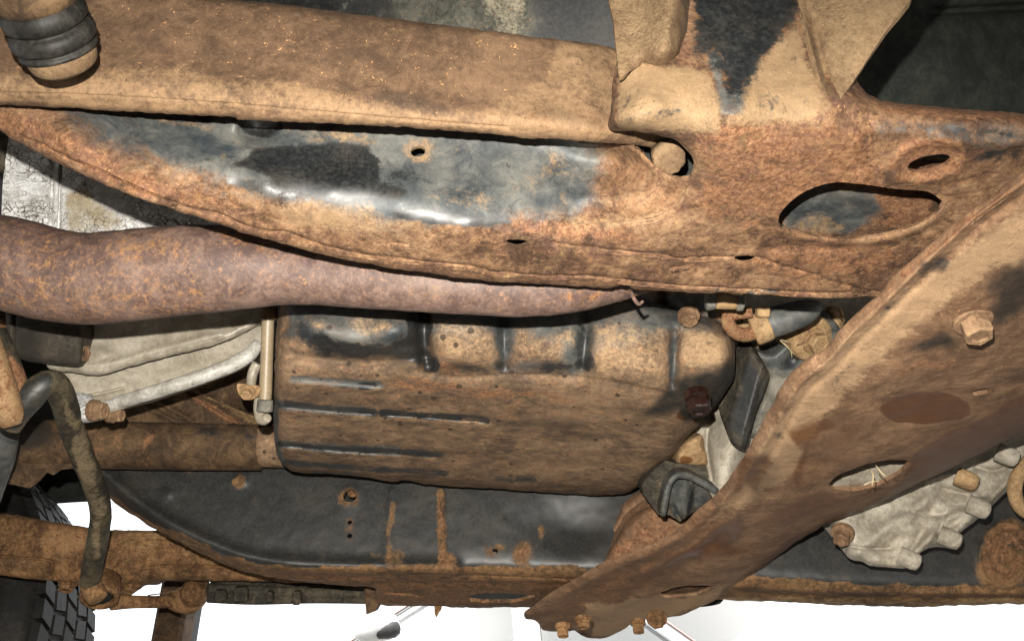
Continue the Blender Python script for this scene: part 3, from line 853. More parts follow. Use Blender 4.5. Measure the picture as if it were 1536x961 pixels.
# ================================================================== EXHAUST
pp = [(-380, 330, 58), (-120, 378, 64), (0, 393, 71), (70, 410, 70), (130, 418, 69), (215, 411, 69), (300, 404, 67), (350, 403, 63), (400, 404, 56), (440, 407, 50), (500, 412, 47), (600, 419, 47), (700, 426, 46), (780, 430, 45), (850, 425, 45), (930, 405, 45), (1010, 375, 44)]
pd = lambda x: np.interp(x, [-120, 300, 850, 1010], [.75, .735, .72, .735])
exh = tube('exhaust_pipe', [W(x, y, float(pd(x))) for x, y, r in pp], [r * float(pd(x)) / F for x, y, r in pp], M_pipe, None, n=56, step=.0045, rough=.0005,
     paint=[('rust', E(380, 370, 60, 14, 20), 12, .55), ('rust', E(405, 425, 50, 40), 20, .25), ('rust', [(800, 436), (860, 432), (920, 436), (880, 455), (820, 450)], 12, .6), ('rust', E(160, 420, 120, 50), 40, .12),
            ('tan', E(130, 440, 200, 60), 40, .14), ('tan', E(60, 390, 60, 50), 30, .12), ('tan', E(220, 375, 60, 20), 20, .25), ('tan', [(440, -100), (1100, -100), (1100, 900), (440, 900)], 40, 0.0)])
tag(exh, 'purple-brown exhaust pipe speckled with orange rust, narrowing to the right behind the rail', 'exhaust pipe')
# weld seam ring on the pipe
def ring_on(name, pa, i, rr, mat, parent, half=.0015):
    a, b = np.array(W(pa[i][0] - 6, pa[i][1] - 2, float(pd(pa[i][0])))), np.array(W(pa[i][0] + 6, pa[i][1] + 1, float(pd(pa[i][0]))))
    return lathe(name, (a + b) / 2, b - a, [(rr * .99, -half * 2), (rr * 1.012, -half), (rr * 1.012, half), (rr * .99, half * 2)], mat, parent, 56)
ring_on('weld_seam', pp, 4, 69 * float(pd(130)) / F * .996, M_pipe, exh)
# torn hook of steel at the pipe's end
tube('hanger_hook', [W(944, 430, .70), W(950, 446, .71), W(958, 456, .705), W(964, 452, .70)], [.0015, .0014, .0014, .0010], M_pipe, exh, n=10, step=.002)

# ================================================================== OIL PAN
pan_out = [(424, 440), (560, 440), (760, 440), (940, 440), (1010, 462), (1064, 476), (1092, 492), (1101, 516), (1102, 560), (1088, 590), (1066, 616), (1046, 640), (1024, 664), (1008, 686), (986, 700),
           (972, 716), (955, 732), (932, 740), (884, 742), (800, 737), (720, 732), (650, 727), (605, 720), (592, 723), (560, 717), (500, 711), (440, 707), (420, 690), (411, 655), (411, 600), (413, 520), (418, 470)]
yb = curve([(400, 548), (640, 546), (880, 556), (960, 572), (1100, 580)])
def pan_f(p):
    b = yb(p[:, 0])
    Yw = .746 + np.interp(p[:, 0], [400, 1100], [0.0, .02])
    wall = dY(p[:, 1], Yw)
    he = dY(b, Yw) * (SP + CP * (480.5 - b) / F)
    bot = dH(p[:, 1], he)
    k = 34.0
    return -np.log(np.exp(-np.clip(wall, 0, 3) * -k) + np.exp(bot * k)) / k * -1 - .010
ribs = [([(436, 566), (500, 571), (572, 576)], 5, .0022), ([(418, 606), (480, 612), (560, 618)], 5, .0024), ([(572, 619), (640, 623), (735, 631)], 5, .002),
        ([(418, 664), (500, 672), (597, 677)], 5, .0024), ([(600, 676), (660, 682)], 5, .002), ([(436, 575), (500, 580), (572, 585)], 5, -.002), ([(418, 616), (560, 628)], 5, -.0025), ([(572, 629), (735, 641)], 5, -.002), ([(418, 674), (597, 687)], 5, -.0025),
        ([(630, 616), (618, 640), (612, 665), (604, 700), (598, 722)], 5, -.003), ([(780, 655), (860, 660), (960, 650)], 14, .003), ([(700, 690), (850, 700), (940, 696)], 16, .003)]
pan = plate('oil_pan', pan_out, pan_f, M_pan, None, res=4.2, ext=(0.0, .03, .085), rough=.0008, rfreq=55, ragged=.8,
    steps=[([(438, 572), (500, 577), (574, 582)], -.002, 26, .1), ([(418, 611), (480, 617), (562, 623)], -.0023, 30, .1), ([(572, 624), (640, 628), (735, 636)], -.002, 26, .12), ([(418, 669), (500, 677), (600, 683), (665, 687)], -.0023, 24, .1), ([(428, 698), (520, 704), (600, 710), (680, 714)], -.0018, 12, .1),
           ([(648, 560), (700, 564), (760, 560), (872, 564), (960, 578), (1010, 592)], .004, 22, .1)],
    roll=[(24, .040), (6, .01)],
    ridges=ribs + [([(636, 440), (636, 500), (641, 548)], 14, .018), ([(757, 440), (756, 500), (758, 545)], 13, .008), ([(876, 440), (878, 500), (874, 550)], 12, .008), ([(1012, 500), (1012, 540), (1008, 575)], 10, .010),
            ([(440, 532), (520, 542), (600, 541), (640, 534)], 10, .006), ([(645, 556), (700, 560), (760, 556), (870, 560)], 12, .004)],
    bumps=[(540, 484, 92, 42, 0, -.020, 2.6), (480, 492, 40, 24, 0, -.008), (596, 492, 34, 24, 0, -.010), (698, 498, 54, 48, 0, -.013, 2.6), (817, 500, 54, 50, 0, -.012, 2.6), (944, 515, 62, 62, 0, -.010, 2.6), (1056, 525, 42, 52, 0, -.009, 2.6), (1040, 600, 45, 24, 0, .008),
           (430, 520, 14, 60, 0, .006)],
    paint=[('blue', [(425, 440), (640, 440), (650, 470), (630, 520), (470, 525), (430, 505)], 10, .75), ('black', E(452, 500, 12, 20), 8, .5), ('soot_shade', E(530, 535, 95, 7, 2), 7, .55), ('soot_shade', E(630, 520, 14, 34, 10), 8, .6), ('soot_shade', E(752, 545, 14, 14), 8, .5), ('soot_shade', E(868, 552, 22, 9), 8, .5), ('soot_shade', E(690, 553, 40, 6, 6), 6, .45), ('soot_shade', E(880, 520, 6, 36), 6, .4), ('black', E(480, 520, 26, 12, 10), 8, .7), ('black', E(560, 527, 60, 10), 8, .8), ('black', E(625, 495, 16, 40), 8, .9), ('blue', E(520, 500, 90, 16), 10, .8), ('blue', E(700, 470, 50, 20), 12, .7), ('black', E(757, 505, 8, 46), 10, .42), ('black', E(874, 510, 9, 50), 10, .5), ('rust', E(700, 585, 160, 18, 4), 16, .55), ('rust', E(560, 600, 60, 20, 5), 18, .35), ('rust', E(860, 620, 140, 40), 30, .36), ('rust', E(700, 690, 140, 24, 4), 20, .30), ('rust', E(960, 500, 50, 40), 20, .3), ('rust', E(540, 485, 40, 16), 14, .5), ('rust', E(660, 552, 30, 14), 10, .6), ('blue', E(800, 548, 70, 10), 8, .5), ('black', [(462, 505), (480, 500), (520, 515), (580, 520), (612, 505), (618, 470), (640, 460), (650, 500), (640, 545), (600, 535), (540, 530), (480, 532)], 9, .85),  # dark strips under the lobes and in grooves are shade painted into the colour
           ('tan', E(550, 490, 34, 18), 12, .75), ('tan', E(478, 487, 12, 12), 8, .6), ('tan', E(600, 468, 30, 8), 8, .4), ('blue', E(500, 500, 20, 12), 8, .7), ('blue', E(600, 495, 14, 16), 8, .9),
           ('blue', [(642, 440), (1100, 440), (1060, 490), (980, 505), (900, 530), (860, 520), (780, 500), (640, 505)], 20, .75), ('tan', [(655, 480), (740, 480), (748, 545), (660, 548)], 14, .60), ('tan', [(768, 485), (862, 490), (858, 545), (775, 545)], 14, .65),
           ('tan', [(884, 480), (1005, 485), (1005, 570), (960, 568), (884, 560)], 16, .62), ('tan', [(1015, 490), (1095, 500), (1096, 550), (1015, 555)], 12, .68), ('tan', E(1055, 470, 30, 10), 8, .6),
           ('blue', E(755, 480, 20, 60), 12, .9), ('blue', E(864, 500, 24, 60), 12, 1.0), ('black', E(877, 545, 10, 14), 8, .8), ('black', E(752, 548, 12, 12), 8, .6), ('black', E(835, 552, 30, 9, -5), 8, .6), ('black', E(700, 550, 34, 6, 8), 6, .55),  # black spots below the lobes: painted undercut shade
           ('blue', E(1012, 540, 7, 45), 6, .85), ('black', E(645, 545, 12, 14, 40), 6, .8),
           ('soot_shade', [(958, 622), (975, 606), (992, 588), (1014, 568), (1038, 560), (1068, 552), (1092, 540), (1112, 545), (1112, 605), (1062, 636), (1030, 630), (1012, 618), (985, 624)], 9, 1.0),
           ('soot_shade', [(1015, 562), (1040, 546), (1070, 540), (1090, 548), (1040, 572)], 10, .4), ('wet', E(1045, 620, 34, 9, -6), 6, .8),
           ('blue', [(440, 568), (500, 573), (570, 577)], 9, .8, 'line'), ('black', [(430, 694), (520, 700), (600, 706), (670, 709)], 7, .55, 'line'), ('black', [(540, 577), (560, 578)], 8, .7, 'line'), ('blue', [(420, 607), (480, 613), (560, 618)], 9, .9, 'line'), ('black', [(430, 606), (480, 612), (560, 617)], 8, .58, 'line'), ('black', [(572, 619), (640, 623), (690, 626), (730, 631)], 8, .62, 'line'), ('soot_shade', [(740, 632), (800, 634), (880, 640)], 6, .45, 'line'), ('soot_shade', [(820, 640), (870, 652), (930, 656)], 6, .4, 'line'),
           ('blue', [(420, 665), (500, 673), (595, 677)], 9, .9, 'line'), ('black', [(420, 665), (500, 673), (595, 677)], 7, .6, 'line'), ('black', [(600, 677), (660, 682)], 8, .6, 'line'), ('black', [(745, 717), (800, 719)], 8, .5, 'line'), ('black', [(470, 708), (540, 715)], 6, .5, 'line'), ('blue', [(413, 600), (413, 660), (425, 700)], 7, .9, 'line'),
           ('soot_shade', E(490, 541, 22, 9), 5, .4), ('soot_shade', E(595, 547, 26, 9), 5, .4), ('soot_shade', E(820, 632, 40, 5), 6, .4), ('soot_shade', E(855, 652, 40, 4), 6, .35), ('soot_shade', E(950, 615, 40, 5), 6, .4),
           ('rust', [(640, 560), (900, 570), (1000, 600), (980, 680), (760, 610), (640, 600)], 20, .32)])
tag(pan, 'rusty fluted oil pan with ribbed bottom and black oily patch at its right corner', 'oil pan')
dp = np.array(W(1046, 596, .842)); dax = -.62 * FW - .76 * UP + .05 * RX
bolt(dp, dax, .0102, .014, M_drain, pan, 'drain_plug', 1.12, .52)
for x, y in ((1033, 474),):
    bolt(W(x, y, .872), -.7 * FW - .6 * UP, .0075, .008, M_bolt, pan, 'bolt', 1.3, .3)
M_crumb = M_tan
tube('mud_crumb', [W(926, 449, .875), W(931, 451, .872)], [.002, .0018], M_tan, pan, n=8, step=.002)

# ================================================================== FAR FRAME RAIL
ye = curve([(100, 690), (160, 720), (200, 756), (250, 790), (300, 815), (360, 837), (430, 850), (560, 854), (700, 856), (860, 860), (1100, 872), (1300, 884), (1600, 890)])
FARY = 1.124
def far_f(p):
    b = ye(p[:, 0])
    wall = dY(p[:, 1], FARY)
    he = dY(b, FARY) * (SP + CP * (480.5 - b) / F)
    bot = np.minimum(dH(p[:, 1], he), wall + .16)
    k = 60.0
    return np.log(np.exp(wall * k) + np.exp(bot * k)) / k - .0115
far_low = [(155, 738), (170, 752), (220, 786), (260, 808), (300, 829), (340, 847), (380, 860), (450, 871), (520, 878), (563, 882), (568, 905), (600, 908), (650, 909), (710, 911), (790, 910), (840, 912),
           (1060, 899), (1130, 901), (1200, 904), (1280, 908), (1380, 910), (1460, 907), (1610, 904), (1990, 896)]
far_out = far_low + [(1990, 560), (900, 540), (150, 590), (140, 700)]
slit1 = [(575, 888), (596, 888), (618, 890), (633, 895), (618, 893), (590, 892)]
slot2 = [(701, 896), (708, 891), (735, 889), (770, 890), (800, 891), (803, 894), (790, 897), (770, 903), (730, 903), (706, 901)]
keyhole = E(525, 743, 10, 10); h2 = E(524.5, 783, 3.6, 4); h3 = E(524.5, 803, 3.6, 4); h4 = [(739, 823), (745, 822), (748, 826), (745, 830), (743, 826), (739, 828)]; h5 = E(429, 717, 4, 3)
bulge = [(140, 700), (175, 730), (215, 763), (262, 792), (310, 815), (365, 836), (430, 847), (500, 851), (580, 852), (680, 854)]
far = plate('frame_rail', far_out, far_f, M_far, None, [slit1, slot2, keyhole, h2, h3, h4], res=5.2, thick=.004, rough=.0006, rfreq=50, ragged=1.3, roll=[(6, .010)],
    ridges=[(bulge, 17, -.012), ([(160, 722), (205, 765), (250, 797), (300, 822), (360, 846), (430, 861), (560, 866)], 5, .006),
            ([(663, 735), (664, 800), (666, 850)], 5, -.003), ([(588, 735), (585, 790), (582, 845)], 8, -.0015), ([(560, 872), (700, 874), (860, 876)], 4, .003, 'v'), ([(570, 884), (700, 884), (830, 884)], 4, -.003),
            ([(620, 861), (760, 864), (860, 868)], 2.5, .003, 'v'), ([(1070, 886), (1200, 892), (1400, 896), (1600, 894)], 5, .006), ([(1070, 878), (1300, 888), (1600, 890)], 5, -.004)] +
           [(E(1508, 832, r, r * 1.25, 10, 26) + [E(1508, 832, r, r * 1.25, 10, 26)[0]], 4.5, -.003) for r in (14, 26, 38)],
    bumps=[(525, 743, 14, 14, 0, -.002), (362, 721, 8, 7, 0, -.004), (252, 740, 7, 7, 0, -.003), (855, 790, 60, 40, 0, .01)],
    paint=[('black', [(120, 560), (2020, 560), (2020, 884), (1640, 884), (1300, 878), (1100, 866), (860, 852), (560, 848), (430, 852), (330, 834), (230, 786), (150, 735)], 5, 1.5),
           ('blue', [(200, 730), (560, 715), (880, 730), (1000, 740), (860, 820), (560, 835), (430, 830), (300, 790)], 30, .26),
           ('black', [(661, 738), (664, 790), (663, 850)], 8, -.55, 'line'), ('black', [(590, 755), (584, 800), (582, 842)], 6, -.42, 'line'), ('black', E(598, 835, 14, 14), 9, -.35), ('black', E(785, 830, 16, 18), 9, -.45), ('black', E(672, 845, 14, 14), 8, -.55), ('black', E(812, 800, 4, 12), 4, -.35),
           ('black', E(362, 721, 8, 8), 4, -.8), ('black', E(525, 745, 15, 15), 6, -.35), ('black', E(524, 795, 9, 18), 6, -.3), ('black', E(743, 826, 16, 10), 8, -.35), ('black', E(1508, 835, 42, 52, 10), 12, -.55),
           ('rust', [(661, 738), (664, 790), (663, 850)], 10, .5, 'line'), ('rust', E(1508, 832, 40, 48, 10), 12, .55), ('rust', E(785, 830, 14, 16), 8, .6), ('rust', [(330, 842), (560, 858), (860, 864), (860, 915), (560, 905), (420, 872)], 8, .55),
           ('tan', [(1060, 890), (1300, 900), (1610, 896), (2000, 890), (2000, 906), (1610, 912), (1060, 905)], 6, .8), ('tan', [(700, 880), (800, 878), (850, 900), (700, 910)], 10, .3), ('tan', E(560, 725, 24, 8), 6, .2),
           ('tan', [(150, 725), (230, 780), (300, 815), (300, 832), (200, 780), (150, 742)], 6, .35), ('soot_shade', E(940, 800, 60, 45, -30), 40, .75), ('soot_shade', E(800, 745, 70, 12), 20, .3),
           ('soot_shade', [(850, 740), (1000, 730), (960, 770), (900, 840), (850, 850)], 30, .5)])
tag(far, 'black painted far frame rail with rust streaks and scaly brown bottom flange', 'frame rail')
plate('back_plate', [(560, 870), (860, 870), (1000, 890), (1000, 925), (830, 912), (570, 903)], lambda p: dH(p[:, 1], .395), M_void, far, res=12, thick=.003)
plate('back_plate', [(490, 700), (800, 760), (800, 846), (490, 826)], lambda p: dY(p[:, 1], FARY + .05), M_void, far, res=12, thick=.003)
lathe('rivet', W(529, 738, float(dY(740, FARY)) + .001), (0, -1, -.15), [(.0062, -.004), (.0062, .001), (.0045, .0016)], M_farrust, far, 18)
plate('rust_flake', [(651, 905), (663, 905), (662, 914), (659, 918), (655, 926), (652, 920)], lambda p: 1.262 + 0 * p[:, 0], M_farrust, far, res=3, thick=.006, smooth=False)
plate('end_block', [(546, 878), (572, 878), (569, 905), (562, 916), (549, 921)], lambda p: 1.29 + 0 * p[:, 0], M_shaft, far, res=5, ext=(0, .03, .01), smooth=False)

# pipe bundle clipped along the far rail
pb = empty('brake_line_bundle', W(440, 890, 1.36), 'grey bundle of brake lines with clips below the far rail', 'brake lines')
for i, (y0, y1, r) in enumerate(((882, 890, .0075), (890, 895, .006), (897, 899, .006))):
    tube('line', [W(312, y0, 1.37), W(380, y0 + 3, 1.37), W(470, y1 - 1, 1.37), W(570, y1, 1.37)], r, M_blackmetal, pb, n=12, step=.01)
for x, y, wx, hh in ((332, 892, 9, 9), (362, 890, 11, 11), (446, 895, 7, 10), (405, 893, 6, 8)):
    box('clip', W(x, y, 1.36), (RX, UP, FW), (wx * 1.36 / F, hh * 1.36 / F, .010), M_blackmetal, pb, .003)
tube('cover', [W(318, 880, 1.385), W(450, 886, 1.385), W(575, 888, 1.385)], .012, M_blackmetal, pb, n=14, step=.012)

# ================================================================== DIAGONAL CROSSMEMBER
arm_ul = [(1880, -20), (1740, 88), (1620, 185), (1536, 255), (1489, 290), (1451, 317), (1415, 350), (1389, 371), (1347, 407), (1317, 441), (1288, 468), (1258, 496), (1238, 521), (1207, 541), (1186, 558), (1172, 578), (1162, 600),
          (1147, 626), (1125, 668), (1100, 708), (1075, 739), (1046, 765), (1012, 797), (968, 818), (933, 832), (904, 843), (881, 857), (854, 872), (822, 891), (800, 909)]
arm_end = [(786, 921), (789, 928), (802, 930), (809, 936), (814, 945), (833, 947), (855, 946), (862, 945), (872, 952), (889, 957), (910, 955), (931, 946), (943, 938), (960, 930), (979, 926), (1000, 925), (1022, 922)]
arm_lr = [(1052, 909), (1068, 902), (1091, 888), (1117, 871), (1157, 841), (1191, 814), (1231, 791), (1257, 778), (1324, 751), (1364, 731), (1450, 690), (1536, 648), (1620, 610), (1760, 548), (1900, 490)]
arm_lens = [(1243, 728), (1256, 714), (1280, 702), (1305, 694), (1335, 690), (1364, 692), (1356, 704), (1340, 716), (1315, 728), (1285, 735), (1258, 734)]
arm_lens2 = [(986, 891), (1000, 884), (1020, 879), (1045, 878), (1069, 879), (1060, 886), (1040, 892), (1020, 895), (1000, 895)]
arm_dot = [(1456, 589), (1468, 584), (1484, 583), (1482, 589), (1468, 593), (1458, 593)]
arm_ul_a = np.array(arm_ul, float); arm_lr_a = np.array([(1022, 922)] + arm_lr, float)
def arm_f(p):
    a = dist(p, arm_ul_a, False); b = dist(p, arm_lr_a, False)
    t = a / np.maximum(a + b, 1e-6)
    wpx = a + b
    d = dH(p[:, 1], .345 + .0 * t) - .004
    sc = d / F
    # ridge near the upper-left edge, hollow, broad belly, far flank curling away
    d = d - .010 * np.exp(-((t - .40) / .22)**2) + np.clip((t - .66) / .34, 0, 1)**2 * .045 * smoothstep(1040, 1180, p[:, 0]) - np.clip((t - .6) / .4, 0, 1) * .02 * smoothstep(1120, 1030, p[:, 0]) + np.clip((.10 - t) / .10, 0, 1)**2 * .010
    return d
arm_out = arm_ul + arm_end + arm_lr
bead = [(1600, 222), (1536, 272), (1492, 304), (1455, 332), (1425, 360), (1398, 384), (1362, 418), (1330, 450), (1300, 478), (1270, 508), (1246, 536), (1222, 556), (1202, 574), (1188, 592), (1178, 612), (1162, 640), (1140, 678), (1112, 720), (1086, 750), (1056, 778), (1020, 806), (972, 830), (930, 848), (890, 868), (840, 896)]
stain = E(1386, 611, 67, 25, -2)
wet_shade_band = [(1660, 520), (1536, 585), (1480, 622), (1440, 640), (1400, 662), (1375, 680), (1366, 700), (1350, 722), (1310, 752), (1200, 800), (1130, 850), (1120, 862), (1200, 860), (1660, 700)]  # lower-right flank: wet brown film, partly shade painted into the colour
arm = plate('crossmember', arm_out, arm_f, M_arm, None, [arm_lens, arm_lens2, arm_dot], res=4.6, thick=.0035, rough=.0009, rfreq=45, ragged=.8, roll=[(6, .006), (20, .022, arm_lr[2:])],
    ridges=[(bead, 6, -.0055), ([(x + 13, y + 10) for x, y in bead], 7, .0035), (arm_lens + [arm_lens[0]], 9, .006),
            ([(1085, 800), (1060, 820), (1045, 840), (1000, 858), (975, 870)], 14, .010), ([(1240, 690), (1190, 700), (1150, 740), (1130, 790), (1100, 820)], 22, .007), ([(870, 908), (900, 918), (960, 896), (1000, 890)], 10, -.006),
            ([(1060, 815), (1110, 822), (1160, 816)], 10, .004), ([(880, 900), (865, 912), (858, 930)], 10, .008)],
    bumps=[(1455, 478, 60, 40, -10, -.006), (1386, 611, 90, 36, -2, .006), (1150, 700, 50, 30, -60, -.006), (1210, 760, 60, 30, -30, .006), (930, 905, 45, 20, -20, -.008), (1000, 910, 60, 10, -5, .004), (860, 925, 20, 12, 0, .004),
           (1080, 850, 50, 18, -30, -.008), (1330, 560, 70, 40, -35, -.004)],
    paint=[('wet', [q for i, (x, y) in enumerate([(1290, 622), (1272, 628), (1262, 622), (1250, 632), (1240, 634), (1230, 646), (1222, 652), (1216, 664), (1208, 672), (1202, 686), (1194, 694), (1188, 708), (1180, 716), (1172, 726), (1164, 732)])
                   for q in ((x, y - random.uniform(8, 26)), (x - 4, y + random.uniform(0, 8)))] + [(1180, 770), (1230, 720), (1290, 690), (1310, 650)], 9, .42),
           ('wet', stain, 5, .95), ('wet', wet_shade_band, 14, .88), ('wet', [(1170, 640), (1200, 628), (1245, 618), (1268, 640), (1240, 650), (1225, 668), (1215, 700), (1200, 740), (1180, 720), (1196, 680)], 14, .6),  # oval is a wet stain; flank patches also carry painted shade
           ('wet', [(1115, 680), (1150, 680), (1165, 690), (1158, 715), (1140, 745), (1120, 730), (1098, 745), (1090, 730)], 12, .62), ('soot_shade', E(1140, 712, 24, 30, 20), 14, .45), ('wet', [(1160, 760), (1200, 735), (1240, 722), (1260, 738), (1310, 740), (1250, 775), (1190, 800), (1130, 800), (1110, 790)], 18, .55),
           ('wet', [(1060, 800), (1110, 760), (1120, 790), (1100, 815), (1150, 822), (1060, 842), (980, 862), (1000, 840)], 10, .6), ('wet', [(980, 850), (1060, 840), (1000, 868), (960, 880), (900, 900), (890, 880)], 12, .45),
           ('soot_shade', [(1362, 528), (1385, 512), (1410, 500), (1432, 506), (1440, 518), (1410, 524), (1385, 530)], 7, .95), ('soot_shade', [(1470, 430), (1500, 405), (1545, 385), (1560, 440), (1530, 470), (1495, 488), (1480, 470), (1496, 450)], 12, .92),  # dark patches either side of the bolt
           ('soot_shade', E(1550, 420, 40, 30), 14, .9), ('soot_shade', E(1540, 560, 50, 8, -15), 14, .5),
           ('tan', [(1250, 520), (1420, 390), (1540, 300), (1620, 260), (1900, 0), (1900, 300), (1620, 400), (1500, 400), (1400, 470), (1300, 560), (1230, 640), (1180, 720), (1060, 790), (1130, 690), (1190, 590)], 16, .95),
           ('tan', [(960, 905), (1060, 890), (1100, 870), (1060, 905), (1000, 926), (950, 935), (880, 955)], 8, 1.0), ('tan', [(880, 905), (960, 898), (1000, 896), (1060, 896), (1100, 870), (1060, 908), (1000, 928), (930, 946), (890, 955), (868, 940)], 6, 1.0), ('black', E(1400, 400, 30, 14, -40), 10, .55), ('black', E(1345, 455, 34, 8, -42), 8, .5), ('black', E(1265, 560, 30, 8, -45), 8, .45),  # bright lower end: daylight painted in as tan
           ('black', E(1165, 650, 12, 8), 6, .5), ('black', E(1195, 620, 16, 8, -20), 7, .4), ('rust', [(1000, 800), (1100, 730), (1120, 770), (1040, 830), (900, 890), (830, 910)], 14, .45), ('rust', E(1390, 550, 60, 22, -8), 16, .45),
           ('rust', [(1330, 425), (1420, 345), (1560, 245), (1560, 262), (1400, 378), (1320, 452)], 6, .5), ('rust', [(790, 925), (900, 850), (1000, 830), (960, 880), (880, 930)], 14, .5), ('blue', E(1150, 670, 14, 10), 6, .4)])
tag(arm, 'tan rusted diagonal crossmember with oval wet stain and lens-shaped openings', 'crossmember')
nrm = np.array([.04, -.16, -1.0])
bolt(np.array(W(1457, 476, .633)), nrm, .0094, .0165, M_bolt, arm, 'bolt', 1.32, .35, .3)
for x, y, d, r, h in ((844, 940, 1.135, .0068, .011), (957, 934, 1.125, .0068, .011), (985, 927, 1.145, .0095, .008), (875, 929, 1.085, .0075, .009)):
    bolt(W(x, y, d), (0, -.06, -1) if y > 927 else (-.1, -.5, -.8), r, h, M_farrust, arm, 'bolt', 1.25, .2, .2)
plate('inner_wall', [(1225, 672), (1385, 660), (1385, 712), (1330, 734), (1290, 742), (1235, 742)], lambda p: .93 + .0006 * (p[:, 1] - 700), M_case, arm, res=7, thick=.003, rough=.001, paint=[('tan', E(1345, 712, 40, 24), 14, .8), ('rust', E(1300, 732, 70, 8), 6, .6)])
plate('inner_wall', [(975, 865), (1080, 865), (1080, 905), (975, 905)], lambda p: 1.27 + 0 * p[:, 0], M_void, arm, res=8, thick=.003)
plate('inner_wall', [(1440, 570), (1500, 570), (1500, 605), (1440, 605)], lambda p: dH(p[:, 1], .36), M_tan, arm, res=7, thick=.003)
# tab behind the crossmember
tab = plate('bracket_tab', [(880, 868), (905, 838), (917, 818), (929, 800), (940, 782), (955, 768), (972, 759), (990, 760), (1010, 770), (1040, 780), (1040, 800), (960, 850)],
    lambda p: 1.135 - .0002 * (p[:, 0] - 900), M_arm, None, res=4.5, thick=.004, ext=(0, .02, .03), rough=.001, roll=[(14, .02)],
    paint=[('rust', [(880, 868), (972, 755), (1040, 790)], 20, .7)])
tag(tab, 'orange pitted steel tab rising behind the lower end of the diagonal crossmember', 'bracket')

# ================================================================== PALE GEARBOX behind, centre right
gb = empty('gearbox_housing', W(1110, 620, 1.05), 'pale gearbox casting between oil pan and diagonal crossmember', 'gearbox')
plate('casting', [(985, 600), (1040, 520), (1080, 470), (1120, 440), (1330, 440), (1330, 500), (1250, 620), (1150, 720), (1090, 770), (1066, 740), (1058, 700), (1000, 692)],
      lambda p: 1.06 + .0002 * (600 - p[:, 1]) - .045 * np.exp(-(((p[:, 0] - 1092) + .22 * (p[:, 1] - 690)) / 32)**2) * smoothstep(560, 640, p[:, 1]), M_case, gb, res=6, thick=.01, ext=(0, .08, .06),
      bumps=[(1135, 520, 26, 16, -20, -.02), (1180, 470, 26, 16, 0, -.015)], ridges=[([(1062, 640), (1060, 670), (1068, 720)], 5, .01)], rough=.0004,
      paint=[('tan', [(1010, 640), (1055, 625), (1058, 700), (1012, 705)], 6, .5)])
plate('boss', [(1014, 684), (1026, 664), (1052, 652), (1056, 668), (1060, 698), (1030, 700), (1016, 696)], lambda p: 1.005 + .0004 * (p[:, 1] - 680), M_tan, gb, res=4, thick=.01, ext=(0, .05, .03), roll=[(8, .012)],
      paint=[('wet', E(1030, 688, 12, 7), 4, .8)])
plate('fin', [(1110, 540), (1122, 528), (1140, 512), (1130, 535), (1116, 545), (1109, 548)], lambda p: .99 + 0 * p[:, 0], M_tan, gb, res=4, thick=.008)
plate('flange', [(1105, 555), (1125, 527), (1160, 505), (1142, 530), (1118, 572), (1106, 560)], lambda p: 1.0 + 0 * p[:, 0], M_case, gb, res=5, thick=.01)
plate('flange_edge', [(1238, 462), (1262, 462), (1266, 490), (1256, 500), (1248, 488)], lambda p: .97 + 0 * p[:, 0], M_tan, gb, res=5, thick=.01, roll=[(8, .02)])

bk = empty('mount_bracket', W(1125, 600, .95), 'glossy black folded steel mount bracket beside the oil pan edge', 'mount bracket')
plate('black_channel', [(1124, 527), (1133, 530), (1152, 556), (1154, 565), (1146, 590), (1133, 622), (1119, 673), (1107, 671), (1095, 660), (1089, 641), (1094, 622), (1101, 599), (1112, 560)],
      lambda p: .935 + .014 * np.clip(((p[:, 0] - 1140) + (p[:, 1] - 560) * .27) / 10, -2, 1.2) * (((p[:, 0] - 1140) + (p[:, 1] - 560) * .27) > 0) + .0 * p[:, 1] - .0018 * np.clip(((p[:, 0] - 1140) + (p[:, 1] - 560) * .27), -40, 0) * .25,
      M_blackmetal, bk, res=3.4, ext=(0, .02, .03), roll=[(5, .006)], rough=.0, ragged=1.0,
      paint=[('black', [(1124, 535), (1140, 560), (1118, 660), (1092, 640)], 8, .7), ('tan', [(1128, 535), (1150, 556), (1140, 575), (1130, 560)], 6, .5), ('blue', [(1150, 560), (1154, 568), (1122, 672), (1112, 668), (1142, 570)], 4, .5), ('tan', E(1126, 600, 6, 20, 15), 5, .35)])
plate('grey_plate', [(1133, 529), (1158, 530), (1180, 512), (1196, 488), (1222, 478), (1252, 482), (1262, 505), (1240, 530), (1200, 560), (1170, 600), (1148, 650), (1127, 655), (1128, 636), (1154, 565)],
      lambda p: .965 + .0002 * (p[:, 1] - 560), M_bluegrey, bk, res=4.5, ext=(0, .02, .02), roll=[(6, .01)], bumps=[(1190, 540, 8, 14, 30, .012)],
      paint=[('blue', [(1133, 528), (1180, 510), (1196, 488), (1222, 476), (1256, 482), (1262, 510), (1230, 545), (1190, 555), (1150, 550)], 7, .85), ('black', E(1240, 488, 22, 10, 20), 6, .55), ('black', E(1176, 545, 10, 14, 30), 6, .5), ('tan', [(1150, 560), (1185, 560), (1150, 650), (1128, 655)], 8, .35)])
mx = -.80 * FW - .30 * UP + .35 * RX
lathe('mount_eye', W(1213, 505, .955), mx, [(.020, -.03), (.0225, 0), (.0222, .006), (.0195, .0095), (.012, .010)], M_tan, bk, 32)
lathe('rubber_ring', W(1214, 502, .966), mx, [(.0235, -.02), (.0275, -.004), (.0270, .004), (.0225, .006)], M_blackmetal, bk, 32)
bolt(W(1222, 512, .945), mx, .0105, .010, M_tan, bk, 'bolt', 1.2, .4)
tube('wire', [W(1196, 518, .94), W(1208, 512, .937), W(1216, 502, .938), W(1212, 494, .94)], .0008, M_bolt, bk, n=6, step=.003)

